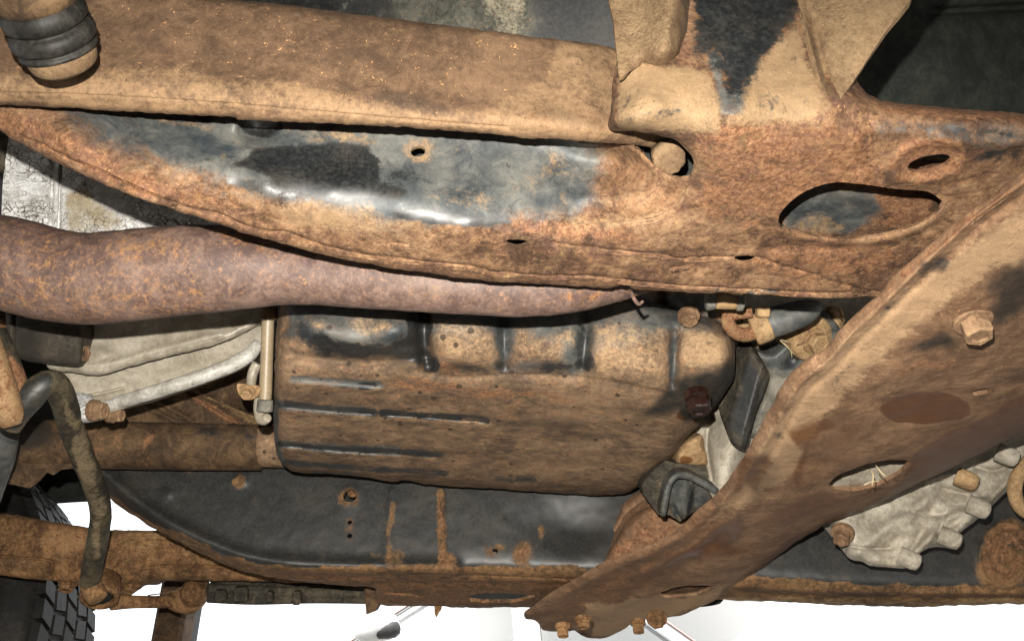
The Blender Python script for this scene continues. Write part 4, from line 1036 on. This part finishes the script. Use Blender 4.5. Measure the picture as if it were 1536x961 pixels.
# hose, clamp and bent metal pipe
hz = empty('coolant_hose', W(1150, 485, .86), 'dusty grey hose with clamp joined to a hooked orange-brown pipe under the near rail', 'hose')
tube('hose', [W(1134, 494, .87), W(1160, 484, .868), W(1190, 474, .866), W(1212, 466, .866), W(1228, 459, .87)], [.0122, .0130, .0125, .0105, .0050], M_bluegrey, hz, n=24, step=.004, paint=[('blue', [(1130, 440), (1240, 440), (1240, 510), (1130, 520)], 10, .75)])
a, b = np.array(W(1132, 495, .87)), np.array(W(1152, 487, .868))
lathe('clamp', a, b - a, [(.0125, -.002), (.0138, 0), (.0138, .012), (.0126, .0135)], M_tan, hz, 28)
tube('pipe', [W(1136, 497, .868), W(1118, 502, .866), W(1103, 498, .862), (W(1093, 486, .86)), W(1092, 473, .86), W(1106, 470, .858), W(1128, 468, .855)], [.0062, .0062, .006, .0058, .0055, .0055, .0050], M_tan, hz, n=16, step=.003,
     paint=[('rust', [(1080, 455), (1140, 455), (1140, 515), (1080, 515)], 10, .7)])
box('clamp_screw', W(1144, 468, .85), (RX, UP, FW), (.0055, .0042, .005), M_tan, hz, .0012)
tube('clamp_tip', [W(1140, 466, .85), W(1149, 463, .85)], .0028, M_tan, hz, n=8, step=.002)
plate('mud_patch', E(1118, 492, 12, 7), lambda p: .93 + 0 * p[:, 0], M_tan, hz, res=4, thick=.02, roll=[(6, .006)])
ft = empty('pipe_fitting', W(1086, 448, .78), 'short tan pipe fitting with blue-grey collars just below the near rail edge', 'pipe fitting')
fa, fb = np.array(W(1058, 450, .80)), np.array(W(1116, 452, .80))
dv = (fb - fa); L = np.linalg.norm(dv)
lathe('sleeve', fa, dv, [(.0058, L * .25), (.0068, L * .28), (.0070, L * .78), (.0060, L * .80)], M_tan, ft, 22)
lathe('collar', fa, dv, [(.0055, 0), (.0082, .001), (.0078, L * .22), (.0060, L * .27)], M_bluegrey, ft, 22)
lathe('collar', fa, dv, [(.0060, L * .79), (.0080, L * .82), (.0080, L * .95), (.0060, L)], M_bluegrey, ft, 22)

lb = empty('lower_bracket', W(1020, 735, 1.03), 'black bracket with bent strap below the oil pan corner', 'bracket')
plate('back_plate', [(963, 728), (972, 712), (998, 690), (1012, 694), (1060, 699), (1064, 716), (1078, 736), (1070, 752), (1040, 768), (1020, 782), (1004, 772), (987, 771), (964, 740)], lambda p: 1.02 + .0003 * (p[:, 1] - 730) + 0 * p[:, 0],
      M_blackmetal, lb, res=4, ext=(0, .03, .02), smooth=False, ridges=[([(1036, 722), (1034, 745), (1026, 778)], 6, -.010), ([(1008, 760), (1022, 782)], 4, .006)], rough=.0006,
      paint=[('blue', [(1006, 716), (1040, 720), (1036, 770), (1016, 778), (1000, 760)], 5, .7), ('tan', [(966, 730), (1000, 700), (1050, 700), (1000, 712), (985, 765)], 8, .4), ('blue', [(1040, 720), (1070, 736), (1060, 755), (1040, 760)], 5, .6), ('black', E(1036, 748, 5, 26), 4, .8)])
plate('strap', [(990, 772), (996, 736), (1003, 719), (1012, 710), (1024, 707), (1040, 711), (1078, 733), (1075, 742), (1040, 722), (1024, 717), (1014, 719), (1008, 727), (1004, 745), (998, 773)], lambda p: .985 + 0 * p[:, 0],
      M_blackmetal, lb, res=3, ext=(0, .016, .012), smooth=True, roll=[(3, .003)], paint=[('blue', [(990, 700), (1080, 700), (1080, 745), (990, 775)], 5, .6)])

# ================================================================== TRANSFER CASE, lower right
tc_out = [(1253, 796), (1262, 808), (1268, 815), (1269, 832), (1280, 840), (1292, 841), (1305, 848), (1330, 850), (1357, 852), (1370, 846), (1374, 834), (1392, 822), (1410, 820), (1427, 821), (1434, 814), (1436, 802), (1470, 775), (1536, 712), (1610, 645),
          (1610, 600), (1500, 625), (1380, 690), (1290, 740), (1250, 770)]
case = plate('transfer_case', tc_out, lambda p: 1.04 + .0003 * (800 - p[:, 1]) + 0 * p[:, 0], M_case, None, res=4.2, ext=(.0, .10, .09), roll=[(13, .020)], rough=.0003, rfreq=40, ragged=.8,
    ridges=[([(1290, 825), (1330, 790), (1380, 760), (1400, 730)], 14, -.009), ([(1375, 832), (1400, 800), (1420, 778), (1460, 765)], 10, -.010), ([(1390, 720), (1420, 712), (1455, 716), (1462, 745), (1480, 755)], 7, -.009),
            ([(1270, 818), (1300, 822), (1335, 822)], 4, .007), ([(1360, 765), (1400, 772), (1420, 770)], 6, .006), ([(1330, 840), (1350, 835), (1370, 820), (1380, 800)], 7, .006), ([(1400, 728), (1436, 738), (1460, 742)], 5, .006),
            ([(1432, 798), (1460, 770), (1536, 700), (1600, 640)], 9, -.010), ([(1465, 700), (1490, 706), (1510, 700)], 5, .007), ([(1425, 815), (1408, 800), (1415, 780)], 6, .008)],
    bumps=[(1362, 792, 16, 14, 0, -.009), (1280, 800, 14, 22, -20, -.008), (1398, 764, 8, 8, 0, .007), (1425, 806, 16, 14, 0, -.008), (1474, 755, 12, 12, 0, -.008), (1310, 770, 24, 20, 0, .007), (1340, 815, 24, 12, -30, .008), (1420, 740, 16, 10, 0, .01),
           (1490, 690, 24, 14, -30, -.008), (1450, 725, 16, 14, 0, -.009)],
    paint=[('tan', E(1267, 800, 10, 10), 5, .9), ('tan', E(1398, 764, 5, 8), 4, .5)])
tag(case, 'knobbly pale aluminium transfer case hanging behind the diagonal crossmember', 'gearbox')
mr = RX * .85 - .35 * UP - .4 * FW
for x, y, d, r in ((1452, 720, 1.02, .0085), (1513, 684, 1.02, .0085), (1470, 762, 1.015, .0085), (1427, 808, 1.02, .0085), (1366, 839, 1.025, .0085)):
    lathe('bolt', W(x, y, d), mr, [(.0095, -.012), (.0095, .003), (.0080, .008), (.003, .010)], M_case if (x, y) != (1452, 720) else M_tan, case, 18)
bolt(W(1264, 799, 1.02), -.7 * FW - .5 * UP - .4 * RX, .0088, .012, M_bolt, case, 'bolt', 1.3)
lp = tube('cable_loop', [W(1600, 660, 1.06), W(1545, 690, 1.05), W(1524, 720, 1.05), W(1523, 745, 1.05), W(1536, 765, 1.05), W(1580, 780, 1.05)], .0075, M_tan, None, n=14, step=.005)
tag(lp, 'pale curved cable at the right edge above the far rail', 'cable')

# ================================================================== BELL HOUSING, left
bh = empty('bell_housing', W(240, 540, 1.06), 'pale aluminium bell housing behind the exhaust pipe, ribbed along its lower edge', 'engine casing')
plate('upper_casting', [(14, 205), (60, 205), (95, 235), (200, 270), (330, 330), (370, 380), (200, 420), (20, 400)], lambda p: .86 + .0001 * (p[:, 0] - 100) + 0 * p[:, 1], M_alu_white, bh, res=4.2, ext=(0, .08, .06), rough=.0007, rfreq=90,
      ridges=[([(92, 230), (90, 280), (86, 380)], 3, .012, 'v'), ([(80, 230), (78, 280), (74, 380)], 4, .004), ([(262, 330), (275, 342)], 1.5, .004, 'v')] +
             [([(22 + random.uniform(-2, 6), y + random.uniform(-2, 2)), (36, y + random.uniform(-4, 4)), (52, y + random.uniform(-4, 4)), (76 - random.uniform(0, 8), y + random.uniform(-3, 3))], 1.5, .0035, 'v') for y in range(262, 345, 8)],
      paint=[('tan', [(95, 290), (125, 275), (150, 300), (200, 345), (100, 350)], 8, .9), ('tan', [(100, 262), (130, 280), (140, 300), (115, 300)], 6, .6)])
mid = plate('lower_casting', [(84, 540), (110, 555), (150, 562), (190, 552), (230, 541), (330, 515), (392, 483), (396, 520), (380, 535), (300, 572), (165, 618), (120, 615), (90, 600)], lambda p: 0.985 + .0003 * (560 - p[:, 1]) * 1.0, M_alu, bh, res=4.6, ext=(0, .08, .05), rough=.0004,
      ridges=[([(95, 598), (150, 590), (185, 582)], 3, .006, 'v')], paint=[('tan', [(95, 555), (125, 563), (110, 600), (92, 600)], 8, .6)])
plate('flange_casting', [(60, 470), (400, 440), (396, 478), (330, 514), (230, 540), (190, 551), (150, 562), (110, 558), (70, 548)], lambda p: 0.96 + .0003 * (520 - p[:, 1]) + .0 * p[:, 0], M_alu, bh, res=4.6, ext=(0, .02, .015), rough=.0005, ragged=1.4,
      roll=[(7, .008)], ridges=[([(110, 545), (150, 548), (230, 526), (330, 500)], 7, -.004)], bumps=[(150, 530, 20, 12, 0, -.006)], paint=[('tan', [(180, 525), (390, 470), (390, 482), (230, 540), (140, 560)], 8, .35)])
tube('rim', [W(152, 612, .975), W(190, 600, .970), W(250, 582, .970), (W(310, 562, .975)), W(350, 546, .980), W(376, 530, .985), W(388, 514, .99)], [.0060, .0068, .0070, .0072, .0075, .0070, .0055], M_alu_rim if 'M_alu_rim' in globals() else M_alu_white, bh, n=22, step=.005, rough=.0005)
for x, y, d in ((113, 529, .948), (142, 615, .96), (168, 622, .980)):
    bolt(W(x, y, d), RX * .96 - .22 * FW - .05 * UP, (.0085 if x < 160 else .0065), .0115, M_bolt, bh, 'bolt', 1.2, .5)
plate('bolt_boss', [(112, 588), (140, 592), (146, 610), (144, 630), (122, 634), (108, 630), (104, 605)], lambda p: .965 + 0 * p[:, 0], M_alu_white, bh, res=4, ext=(0, .05, .03), roll=[(10, .016)], paint=[('soot_shade', E(125, 600, 24, 8), 8, .4)])
eb = plate('engine_mount', [(12, 455), (60, 470), (118, 478), (123, 545), (116, 551), (62, 545), (30, 538), (14, 520)], lambda p: .93 + 0 * p[:, 0], M_speck if 'M_speck' in globals() else M_shaft, None, res=4.5, ext=(0, .05, .03), roll=[(8, .012)],
      bumps=[(60, 505, 40, 30, 0, -.008)], ridges=[([(22, 470), (20, 540)], 3, .006)], paint=[('soot_shade', [(25, 470), (60, 470), (60, 545), (25, 540)], 10, .7)])
tag(eb, 'dark block speckled with pale corrosion, bolted beside the bell housing under the exhaust pipe', 'engine mount')
bb = empty('side_box', W(14, 265, .88), 'black box with lid at the left edge above the exhaust pipe', 'box')
plate('lid', [(-60, 196), (10, 203), (33, 214), (23, 258), (-60, 262)], lambda p: .86 + 0 * p[:, 0], M_blackmetal, bb, res=6, ext=(0, .08, .06), roll=[(5, .01)], smooth=False)
plate('case', [(-60, 262), (22, 258), (21, 360), (-60, 360)], lambda p: .89 + 0 * p[:, 0], M_bluegrey, bb, res=6, ext=(0, .08, .06), roll=[(8, .015)], smooth=False, paint=[('black', [(-60, 250), (14, 250), (14, 360), (-60, 360)], 6, 1.0)])
oc = plate('rusty_bracket', [(-60, 470), (12, 478), (18, 500), (14, 535), (-60, 530)], lambda p: .97 + 0 * p[:, 0], M_farrust, None, res=6, ext=(0, .03, .02), roll=[(5, .01)])
tag(oc, 'orange rusty bracket at the left edge below the exhaust pipe', 'bracket')

# thin tube by the pan
dt = empty('dipstick_tube', W(400, 540, .93), 'slim dusty upright tube with clamps between bell housing and oil pan', 'tube')
tube('tube', [W(404, 440, .925), W(402, 480, .925), W(400, 540, .925), W(398, 590, .925), W(396, 612, .925)], [.0058, .0058, .0058, .0060, .0058], M_alu, dt, n=18, step=.006, paint=[('tan', [(370, 430), (430, 430), (430, 640), (370, 640)], 10, 1.0)])
tube('collar', [W(404, 455, .92), W(403, 478, .92)], [.0082, .0078], M_shaft, dt, n=18, step=.004)
tube('clamp', [W(398, 600, .92), W(397, 616, .92)], [.0072, .0076], M_bluegrey, dt, n=18, step=.003)
tube('tip', [W(388, 596, .935), W(388, 612, .935), W(394, 628, .93), W(402, 626, .925)], [.004, .005, .0062, .004], M_alu, dt, n=14, step=.003)
tube('thin_line', [W(386, 545, .955), W(379, 560, .955), W(376, 582, .95)], [.005, .005, .0045], M_alu, dt, n=12, step=.004)
plate('bracket', [(356, 576), (374, 577), (389, 579), (388, 592), (378, 599), (366, 597), (358, 590)], lambda p: .918 + 0 * p[:, 0], M_tan, dt, res=4, thick=.003)
bolt(W(371, 588, .916), -.8 * FW - .5 * UP, .0055, .006, M_tan, dt, 'bolt', 1.3)
bf = plate('underbody_panel', [(150, 590), (300, 560), (430, 540), (440, 660), (150, 660)], lambda p: 1.205 + .0002 * (600 - p[:, 1]), M_shaft, None, res=6, thick=.006, rough=.002, rfreq=25,
     ridges=[([(280, 592), (310, 606), (355, 634)], 4, -.012), ([(300, 590), (335, 606), (400, 634)], 5, -.010), ([(200, 600), (260, 630)], 6, -.01), ([(225, 595), (290, 632)], 6, -.01)], bumps=[(370, 590, 30, 30, 0, .02)],
     paint=[('rust', [(278, 590), (300, 596), (365, 636), (345, 636)], 4, 1.0), ('tan', [(300, 590), (330, 600), (410, 636), (370, 636)], 5, .8)])
tag(bf, 'ridged brown panel with orange rust edge above the drive tube', 'underbody panel')

# ================================================================== CROSS TUBE
ds = empty('drive_tube', W(260, 668, 1.15), 'thick brown-black horizontal tube left of the oil pan', 'drive tube')
tube('tube', [W(-380, 652, 1.18), W(-70, 662, 1.17), W(100, 666, 1.17), W(250, 669, 1.17), W(392, 671, 1.17)], [.029, .0285, .028, .0275, .0268], M_shaft, ds, n=40, step=.008, rough=.0006,
     paint=[('black', [(280, 630), (390, 630), (390, 660), (280, 665)], 12, .9), ('rust', E(221, 670, 10, 30), 8, .6), ('tan', E(320, 685, 80, 14), 16, .35), ('rust', [(60, 640), (200, 640), (200, 700), (60, 700)], 20, .3), ('soot_shade', [(-80, 620), (60, 620), (86, 650), (60, 672), (20, 676), (-80, 690)], 12, .9)])
tube('collar', [W(389, 669, 1.168), W(430, 671, 1.168)], [.0240, .0236], M_pan, ds, n=36, step=.01, paint=[('tan', [(380, 630), (420, 630), (420, 710), (380, 710)], 5, .5)])
plate('torn_flap', [(-60, 690), (60, 692), (130, 694), (108, 703), (92, 704), (80, 712), (70, 708), (58, 722), (44, 732), (20, 726), (-60, 726)], lambda p: 1.15 + 0 * p[:, 0], M_shaft, ds, res=5, thick=.004, smooth=False, rough=.001)

# ================================================================== STABILISER BAR
sb = empty('stabiliser_bar', W(110, 660, 1.08), 'kinked black stabiliser bar running down to the rusty arm bushing', 'stabiliser bar')
tube('bar', [W(12, 640, .89), W(24, 620, .89), W(48, 593, .89), W(68, 575, .895), W(84, 577, .905), W(95, 600, .93), W(107, 640, .985), W(122, 680, 1.04), W(142, 730, 1.11), W(151, 765, 1.155), W(148, 800, 1.19), W(140, 840, 1.225), W(135, 872, 1.25)],
     [.0115, .0120, .0122, .0120, .0118, .0118, .0120, .0120, .0120, .0120, .0122, .0125, .0125], M_bar, sb, n=26, step=.005, rough=.0004,
     paint=[('black', [(10, 650), (10, 600), (60, 560), (84, 560), (70, 600), (30, 650)], 6, .8), ('tan', [(92, 590), (130, 640), (160, 760), (150, 840), (136, 840), (140, 770), (110, 680)], 5, .62), ('tan', [(40, 580), (70, 566), (88, 570), (60, 600)], 6, .3)])
tube('rusty_end', [W(132, 868, 1.26), W(140, 884, 1.25), W(147, 898, 1.245)], [.0125, .0135, .0125], M_farrust, sb, n=22, step=.004)
sl = tube('stabiliser_link', [W(-40, 470, .86), W(-14, 540, .86), W(4, 590, .86), W(14, 625, .86), W(18, 638, .86)], [.0135, .0135, .0128, .012, .008], M_tan, None, n=24, step=.005, paint=[('rust', [(-60, 460), (40, 460), (40, 650), (-60, 650)], 5, .5)])
tag(sl, 'tan rusty rod at the left edge meeting the bend of the stabiliser bar', 'link rod')
lk = tube('link_sleeve', [W(-12, 500, .89), W(6, 540, .89), W(22, 580, .89), W(30, 600, .89)], [.0125, .0125, .012, .012], M_bar, None, n=22, step=.005, paint=[('rust', [(12, 520), (40, 560), (40, 610), (20, 600)], 6, .9), ('blue', [(-10, 520), (10, 540), (24, 600), (8, 600)], 6, .6)])
tag(lk, 'dark sleeve with orange edge behind the tan rod at the left edge', 'sleeve')
sh = tube('shock_absorber', [W(2, 632, 1.02), W(-6, 680, 1.03), W(-16, 715, 1.05), W(-26, 745, 1.06)], [.019, .019, .018, .018], M_bluegrey, None, n=26, step=.008, paint=[('blue', [(-30, 620), (40, 620), (40, 800), (-30, 800)], 6, .6)])
tag(sh, 'blue-grey damper cylinder at the left edge below the rod', 'shock absorber')

# ================================================================== LOWER CONTROL ARM
la_out = [(-360, 716), (-70, 756), (0, 769), (40, 775), (90, 784), (135, 790), (165, 794), (240, 795), (290, 800), (420, 840), (520, 872), (400, 871), (300, 870), (222, 868), (212, 874), (190, 876), (178, 884), (150, 900), (126, 890), (118, 876), (86, 872), (60, 868), (0, 862), (-70, 858), (-360, 836)]
lca = plate('control_arm', la_out, lambda p: 1.345 + .0003 * (800 - p[:, 1]), M_farrust, None, res=5, ext=(0, .07, .02), rough=.0013, rfreq=40, ragged=1.4, roll=[(7, .012)],
    ridges=[([(0, 856), (60, 862), (85, 862)], 7, .004), ([(-60, 832), (30, 836), (78, 842), (72, 862)], 3, -.006), ([(212, 852), (260, 848), (340, 850)], 3, -.006), ([(190, 806), (230, 806), (300, 812)], 4, .004, 'v'), (E(198, 826, 26, 18, 0, 14)[6:16], 4, .003)],
    bumps=[(198, 830, 24, 20, 0, -.004), (40, 846, 40, 9, 4, -.006), (270, 860, 40, 6, 0, -.006)],
    paint=[('rust', [(-60, 760), (400, 800), (400, 870), (-60, 862)], 20, .35), ('tan', E(100, 810, 120, 18, 6), 14, .3), ('tan', E(215, 810, 40, 16), 10, .4), ('soot_shade', [(0, 834), (78, 842), (72, 858), (0, 852)], 6, .3), ('soot_shade', [(215, 854), (300, 850), (390, 856), (300, 866), (220, 864)], 5, .25)])
tag(lca, 'flaky orange rusted lower control arm crossing in front of the tyre', 'control arm')
ba = -.75 * FW - .62 * UP + .15 * RX
lathe('bushing_ring', W(149, 893, 1.29), ba, [(.0175, -.028), (.0235, -.026), (.0245, -.004), (.0240, .004), (.0200, .006), (.0185, -.003), (.010, -.004)], M_farrust, lca, 36)
lathe('bushing_core', W(148, 893, 1.283), ba, [(.016, -.01), (.0178, -.002), (.0150, .002)], M_rubber, lca, 28)
for x, y in ((102, 872), (196, 874)):
    bolt(W(x, y, 1.345), (0, -.15, -1), .0095, .013, M_farrust, lca, 'bolt', 1.35, .3)

el = empty('tie_rod_link', W(240, 902, 1.38), 'short rusty link bar with a round ball joint right of the arm bushing', 'link')
tube('bar', [W(168, 903, 1.35), W(200, 902, 1.37), W(240, 902, 1.39), W(272, 898, 1.40)], [.0105, .0088, .0085, .010], M_farrust, el, n=18, step=.006)
tube('bar_end', [W(255, 900, 1.40), W(285, 898, 1.40), W(312, 884, 1.40)], [.012, .020, .008], M_farrust, el, n=20, step=.006)
lathe('ball_joint', W(291, 889, 1.385), -FW - .2 * UP, [(.017, -.02), (.0188, -.006), (.0186, .004), (.0150, .012), (.007, .015)], M_farrust, el, 30)
tube('wire', [W(222, 892, 1.40), W(245, 889, 1.395), W(268, 884, 1.385), W(276, 877, 1.385)], .0009, M_bolt, el, n=6, step=.006)

# ================================================================== FRONT WHEEL
def wheel():
    cx, cz, R = -1.045, CZ + .38, .372
    y0, y1 = 1.42, 1.66
    t = empty('front_wheel', (cx, (y0 + y1) / 2, cz - R), 'black chunky tyre behind the rusty control arm at the lower left', 'wheel')
    yc = (y0 + y1) / 2; hw = (y1 - y0) / 2
    prof = [(.19, -hw * .80), (.22, -hw * .95), (.27, -hw * 1.02), (.32, -hw * 1.0), (.350, -hw * .93), (R - .008, -hw * .84), (R - .003, -hw * .5), (R - .001, 0), (R - .003, hw * .5), (R - .008, hw * .84), (.350, hw * .93), (.32, hw), (.27, hw * 1.02), (.22, hw * .95), (.19, hw * .80)]
    lathe('tyre', (cx, yc, cz), (0, 1, 0), prof, M_tyre, t, 72)
    lathe('rim', (cx, yc, cz), (0, 1, 0), [(.06, -.02), (.18, -.03), (.195, -hw * .8), (.196, hw * .8), (.16, hw * .5), (.05, hw * .45)], M_bluegrey, t, 40)
    V, faces = [], []
    def lug(a0, a1, ya, yb_, h, skew):
        s = len(V)
        for (rr, k) in ((R - .010, 1.0), (R + h, .90)):
            am, ym = (a0 + a1) / 2, (ya + yb_) / 2
            for aa, yy in ((a0, ya), (a1, ya), (a1, yb_), (a0, yb_)):
                aa2 = am + (aa - am) * k + skew * (yy - yc); yy2 = ym + (yy - ym) * k
                V.append((cx + rr * math.cos(aa2), yy2, cz + rr * math.sin(aa2)))
        faces.extend([(s+4, s+5, s+6, s+7)] + [(s+i, s+(i+1) % 4, s+4+(i+1) % 4, s+4+i) for i in range(4)])
    n = 66
    for i in range(n):
        a = 2 * math.pi * i / n
        wd = 2 * math.pi / n * .74
        for j in range(5):
            ya = y0 + .018 + j * .042
            st = (.5 if j % 2 else 0) * 2 * math.pi / n
            lug(a + st, a + st + wd * 1.16, ya, ya + .038, .003 if j in (0, 4) else .0035, .5 if j % 2 else -.5)
    o = build('tread', V, faces, M_tyre, t, False)
    tag(o, kind='stuff')
    return t
wheel()
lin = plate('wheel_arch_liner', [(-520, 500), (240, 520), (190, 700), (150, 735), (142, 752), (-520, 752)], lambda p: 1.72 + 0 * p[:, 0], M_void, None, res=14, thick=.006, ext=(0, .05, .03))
tag(lin, 'black wheel arch liner above the tyre at the far left', 'wheel arch liner')

# upright post beyond the link
pX = (253 - 768) / F * 1.62
po = empty('upright_post', (pX, 1.66, 0), 'grey-brown upright post standing beyond the rusty link bar', 'post')
box('shaft', (pX, 1.66, CZ + .22), (RX, (0, 1, 0), (0, 0, 1)), (.0245, .03, .54), M_shaft, po, .006)
box('base', (pX, 1.66, .012), (RX, (0, 1, 0), (0, 0, 1)), (.10, .10, .012), M_shaft, po, .004)
pX2 = (277 - 768) / F * 1.64
box('edge_strip', (pX2, 1.70, CZ + .22), (RX, (0, 1, 0), (0, 0, 1)), (.004, .02, .53), M_void, po, .001)

# ================================================================== DRY GRASS caught in the frame
def straw(pts, r, label):
    o = tube('dry_straw', [W(*p) for p in pts], r * .7, M_straw, None, n=6, step=.004)
    return tag(o, label, 'straw')
straw([(1160, 504, .93), (1170, 510, .925), (1180, 520, .925), (1192, 532, .93)], .0006, 'longest pale straw hanging over the grey mount plate beside the hose')
straw([(1164, 508, .928), (1174, 510, .925), (1184, 514, .926)], .0005, 'short curved straw crossing beside the hose clamp')
straw([(1176, 514, .926), (1186, 526, .925), (1188, 536, .928)], .0005, 'thin straw drooping lowest below the hose')
straw([(1308, 728, .80), (1310, 714, .80), (1306, 704, .81)], .0008, 'upright dry straw inside the lens-shaped opening of the crossmember')
straw([(1314, 698, .805), (1320, 706, .80), (1328, 714, .80)], .0007, 'slanting dry straw inside the lens-shaped opening of the crossmember')
straw([(1296, 727, .80), (1308, 722, .80), (1318, 721, .80)], .0006, 'flat dry straw lying along the lower lip of the lens-shaped opening')

# ================================================================== PARKED CAR beyond
def car():
    Y0 = 3.4
    wp = plain('white_car_paint', (.78, .78, .77), .3, .02, .5, 0, 1, 0.0)
    gl = bpy.data.materials.new('car_glass'); gl.use_nodes = True
    gb_ = gl.node_tree.nodes['Principled BSDF']
    gb_.inputs['Base Color'].default_value = (.95, .97, .97, 1); gb_.inputs['Roughness'].default_value = .02
    gb_.inputs['Transmission Weight'].default_value = 1.0; gb_.inputs['IOR'].default_value = 1.02
    trim = plain('car_red_trim', (.66, .40, .37), .4, .05)
    grey = plain('car_grey_trim', (.26, .27, .27), .4, .05)
    blk = plain('car_black_trim', (.06, .06, .06), .5, .2)
    pil = plain('car_pillar_paint', (.55, .56, .56), .35, .02)
    t = empty('parked_car', (.1, Y0 + .85, 0), 'white parked car with red trim line seen through the gap below the frame', 'car')
    def X(px, py): return (px - 768) / F * float(dY(py, Y0))
    def Z(py): return CZ + float(dY(py, Y0)) * (SP + CP * (480.5 - py) / F)
    def prism(name, prof, y0, y1, mat, parent=t, bulge=0):
        n = len(prof)
        V = [(x, y0 + b, z) for x, z, b in prof] + [(x, y1 - b, z) for x, z, b in prof]
        faces = [tuple(range(n)), tuple(range(2*n - 1, n - 1, -1))] + [(i, i + n, (i+1) % n + n, (i+1) % n) for i in range(n)]
        return build(name, V, faces, mat, parent, False)
    belt = 1.02
    prism('body', [(-2.0, .35, .05), (-1.95, .72, .04), (-1.75, .86, .03), (-.95, belt, .02), (1.35, belt, .02), (2.0, .98, .06), (2.15, .75, .05), (2.12, .4, .05), (1.95, .25, .06), (-1.85, .22, .06)], Y0, Y0 + 1.7, wp)
    roofz = 1.46
    prism('roof', [(-.12, roofz - .03, .14), (.15, roofz, .15), (.75, roofz - .01, .15), (.95, roofz - .05, .14), (.93, roofz - .07, .13), (-.14, roofz - .06, .13)], Y0, Y0 + 1.7, wp)
    def bar(name, p0, p1, wd, mat, y=0, yy=.05, dz=0):
        (x0, z0), (x1, z1) = p0, p1
        return prism(name, [(x0 - wd, z0 + dz, .0 + y), (x0 + wd, z0 + dz, .0 + y), (x1 + wd, z1 + dz, .11 + y), (x1 - wd, z1 + dz, .11 + y)], Y0, Y0 + 1.7, mat) if False else prism2(name, (x0, z0), (x1, z1), wd, mat, y)
    def prism2(name, p0, p1, wd, mat, y):
        V = []
        for (x, z), yo in ((p0, .02), (p1, .13)):
            for dx, dy in ((-wd, 0), (wd, 0), (wd, .045), (-wd, .045)):
                V.append((x + dx, Y0 + yo + y + dy, z))
        faces = [(0, 1, 5, 4), (1, 2, 6, 5), (2, 3, 7, 6), (3, 0, 4, 7), (3, 2, 1, 0), (4, 5, 6, 7)]
        return build(name, V, faces, mat, t, False)
    ap = (X(500, 975), Z(975)); at_ = (X(592, 912), Z(912))
    sl = (at_[0] - ap[0]) / (at_[1] - ap[1])
    base = (ap[0] + (belt - ap[1]) * sl, belt); top = (ap[0] + (1.42 - ap[1]) * sl, 1.42)
    prism2('pillar', base, top, .030, pil, 0.0)
    prism2('red_trim_line', (base[0] - .042, base[1]), (top[0] - .042, top[1]), .024, trim, -.008)
    prism2('trim_line', (base[0] - .008, base[1]), (top[0] - .008, top[1]), .005, grey, -.004)
    xb = X(806, 935)
    prism2('pillar', (xb - .02, belt), (xb - .05, 1.42), .045, pil, 0.0)
    prism2('trim_line', (xb + .035, belt), (xb + .005, 1.42), .006, grey, -.006)
    c0 = (X(1016, 930), Z(930)); c1 = (X(1056, 961), Z(961))
    s2 = (c1[0] - c0[0]) / (c1[1] - c0[1])
    b2 = (c1[0] + (belt - c1[1]) * s2, belt); t2 = (c0[0] + (1.42 - c0[1]) * s2, 1.42)
    prism2('pillar', (b2[0] - .04, belt), (t2[0] - .04, 1.42), .035, pil, 0)
    prism2('red_trim_line', b2, t2, .0045, trim, -.008)
    prism2('trim_line', (b2[0] - .08, belt), (t2[0] - .08, 1.42), .005, grey, -.004)
    for a, b in (((base[0] + .05, top[0] + .05), (xb - .07, xb - .10)), ((xb + .05, xb + .02), (b2[0] - .10, t2[0] - .10))):
        V = [(a[0], Y0 + .035, belt), (b[0], Y0 + .035, belt), (b[1], Y0 + .145, 1.42), (a[1], Y0 + .145, 1.42)]
        V += [(x, y + .004, z) for x, y, z in V]
        build('window', V, [(0, 1, 2, 3), (7, 6, 5, 4), (0, 4, 5, 1), (1, 5, 6, 2), (2, 6, 7, 3), (3, 7, 4, 0)], gl, t, False)
    # door mirror
    m = np.array([X(572, 950), Y0 - .10, Z(955)])
    prof = [(.0, -.078), (.012, -.074), (.026, -.058), (.037, -.030), (.042, .0), (.043, .03), (.039, .052), (.028, .066), (.014, .071), (.0, .072)]
    ang = math.atan2(Z(930) - Z(962), X(600, 930) - X(548, 962)) * .55
    o = lathe('door_mirror', m, (math.cos(ang), .12, math.sin(ang)), prof, wp, t, 28)
    lathe('mirror_edge', m + np.array([.048 * math.cos(ang), -.014, .048 * math.sin(ang) - .020]), (math.cos(ang), .12, math.sin(ang)), [(.006, -.06), (.018, -.045), (.026, -.015), (.028, .008), (.020, .024), (.008, .030)], blk, o, 20)
    build('mirror_foot', [(m[0] - .10, Y0 + .03, m[2] - .10), (m[0] - .02, Y0 + .03, m[2] - .10), (m[0] - .0, Y0 - .06, m[2] - .03), (m[0] - .07, Y0 - .06, m[2] - .03),
          (m[0] - .10, Y0 + .03, m[2] - .13), (m[0] - .02, Y0 + .03, m[2] - .13), (m[0] - .0, Y0 - .06, m[2] - .06), (m[0] - .07, Y0 - .06, m[2] - .06)],
          [(0, 1, 2, 3), (7, 6, 5, 4), (0, 4, 5, 1), (1, 5, 6, 2), (2, 6, 7, 3), (3, 7, 4, 0)], blk, t, False)
    for xx in (-1.25, 1.35):
        for yy in (Y0 + .10, Y0 + 1.6):
            lathe('wheel', (xx, yy, .31), (0, 1, 0), [(.10, -.09), (.20, -.10), (.29, -.09), (.31, -.06), (.31, .06), (.29, .09), (.20, .10), (.10, .09)], blk, t, 32)
car()
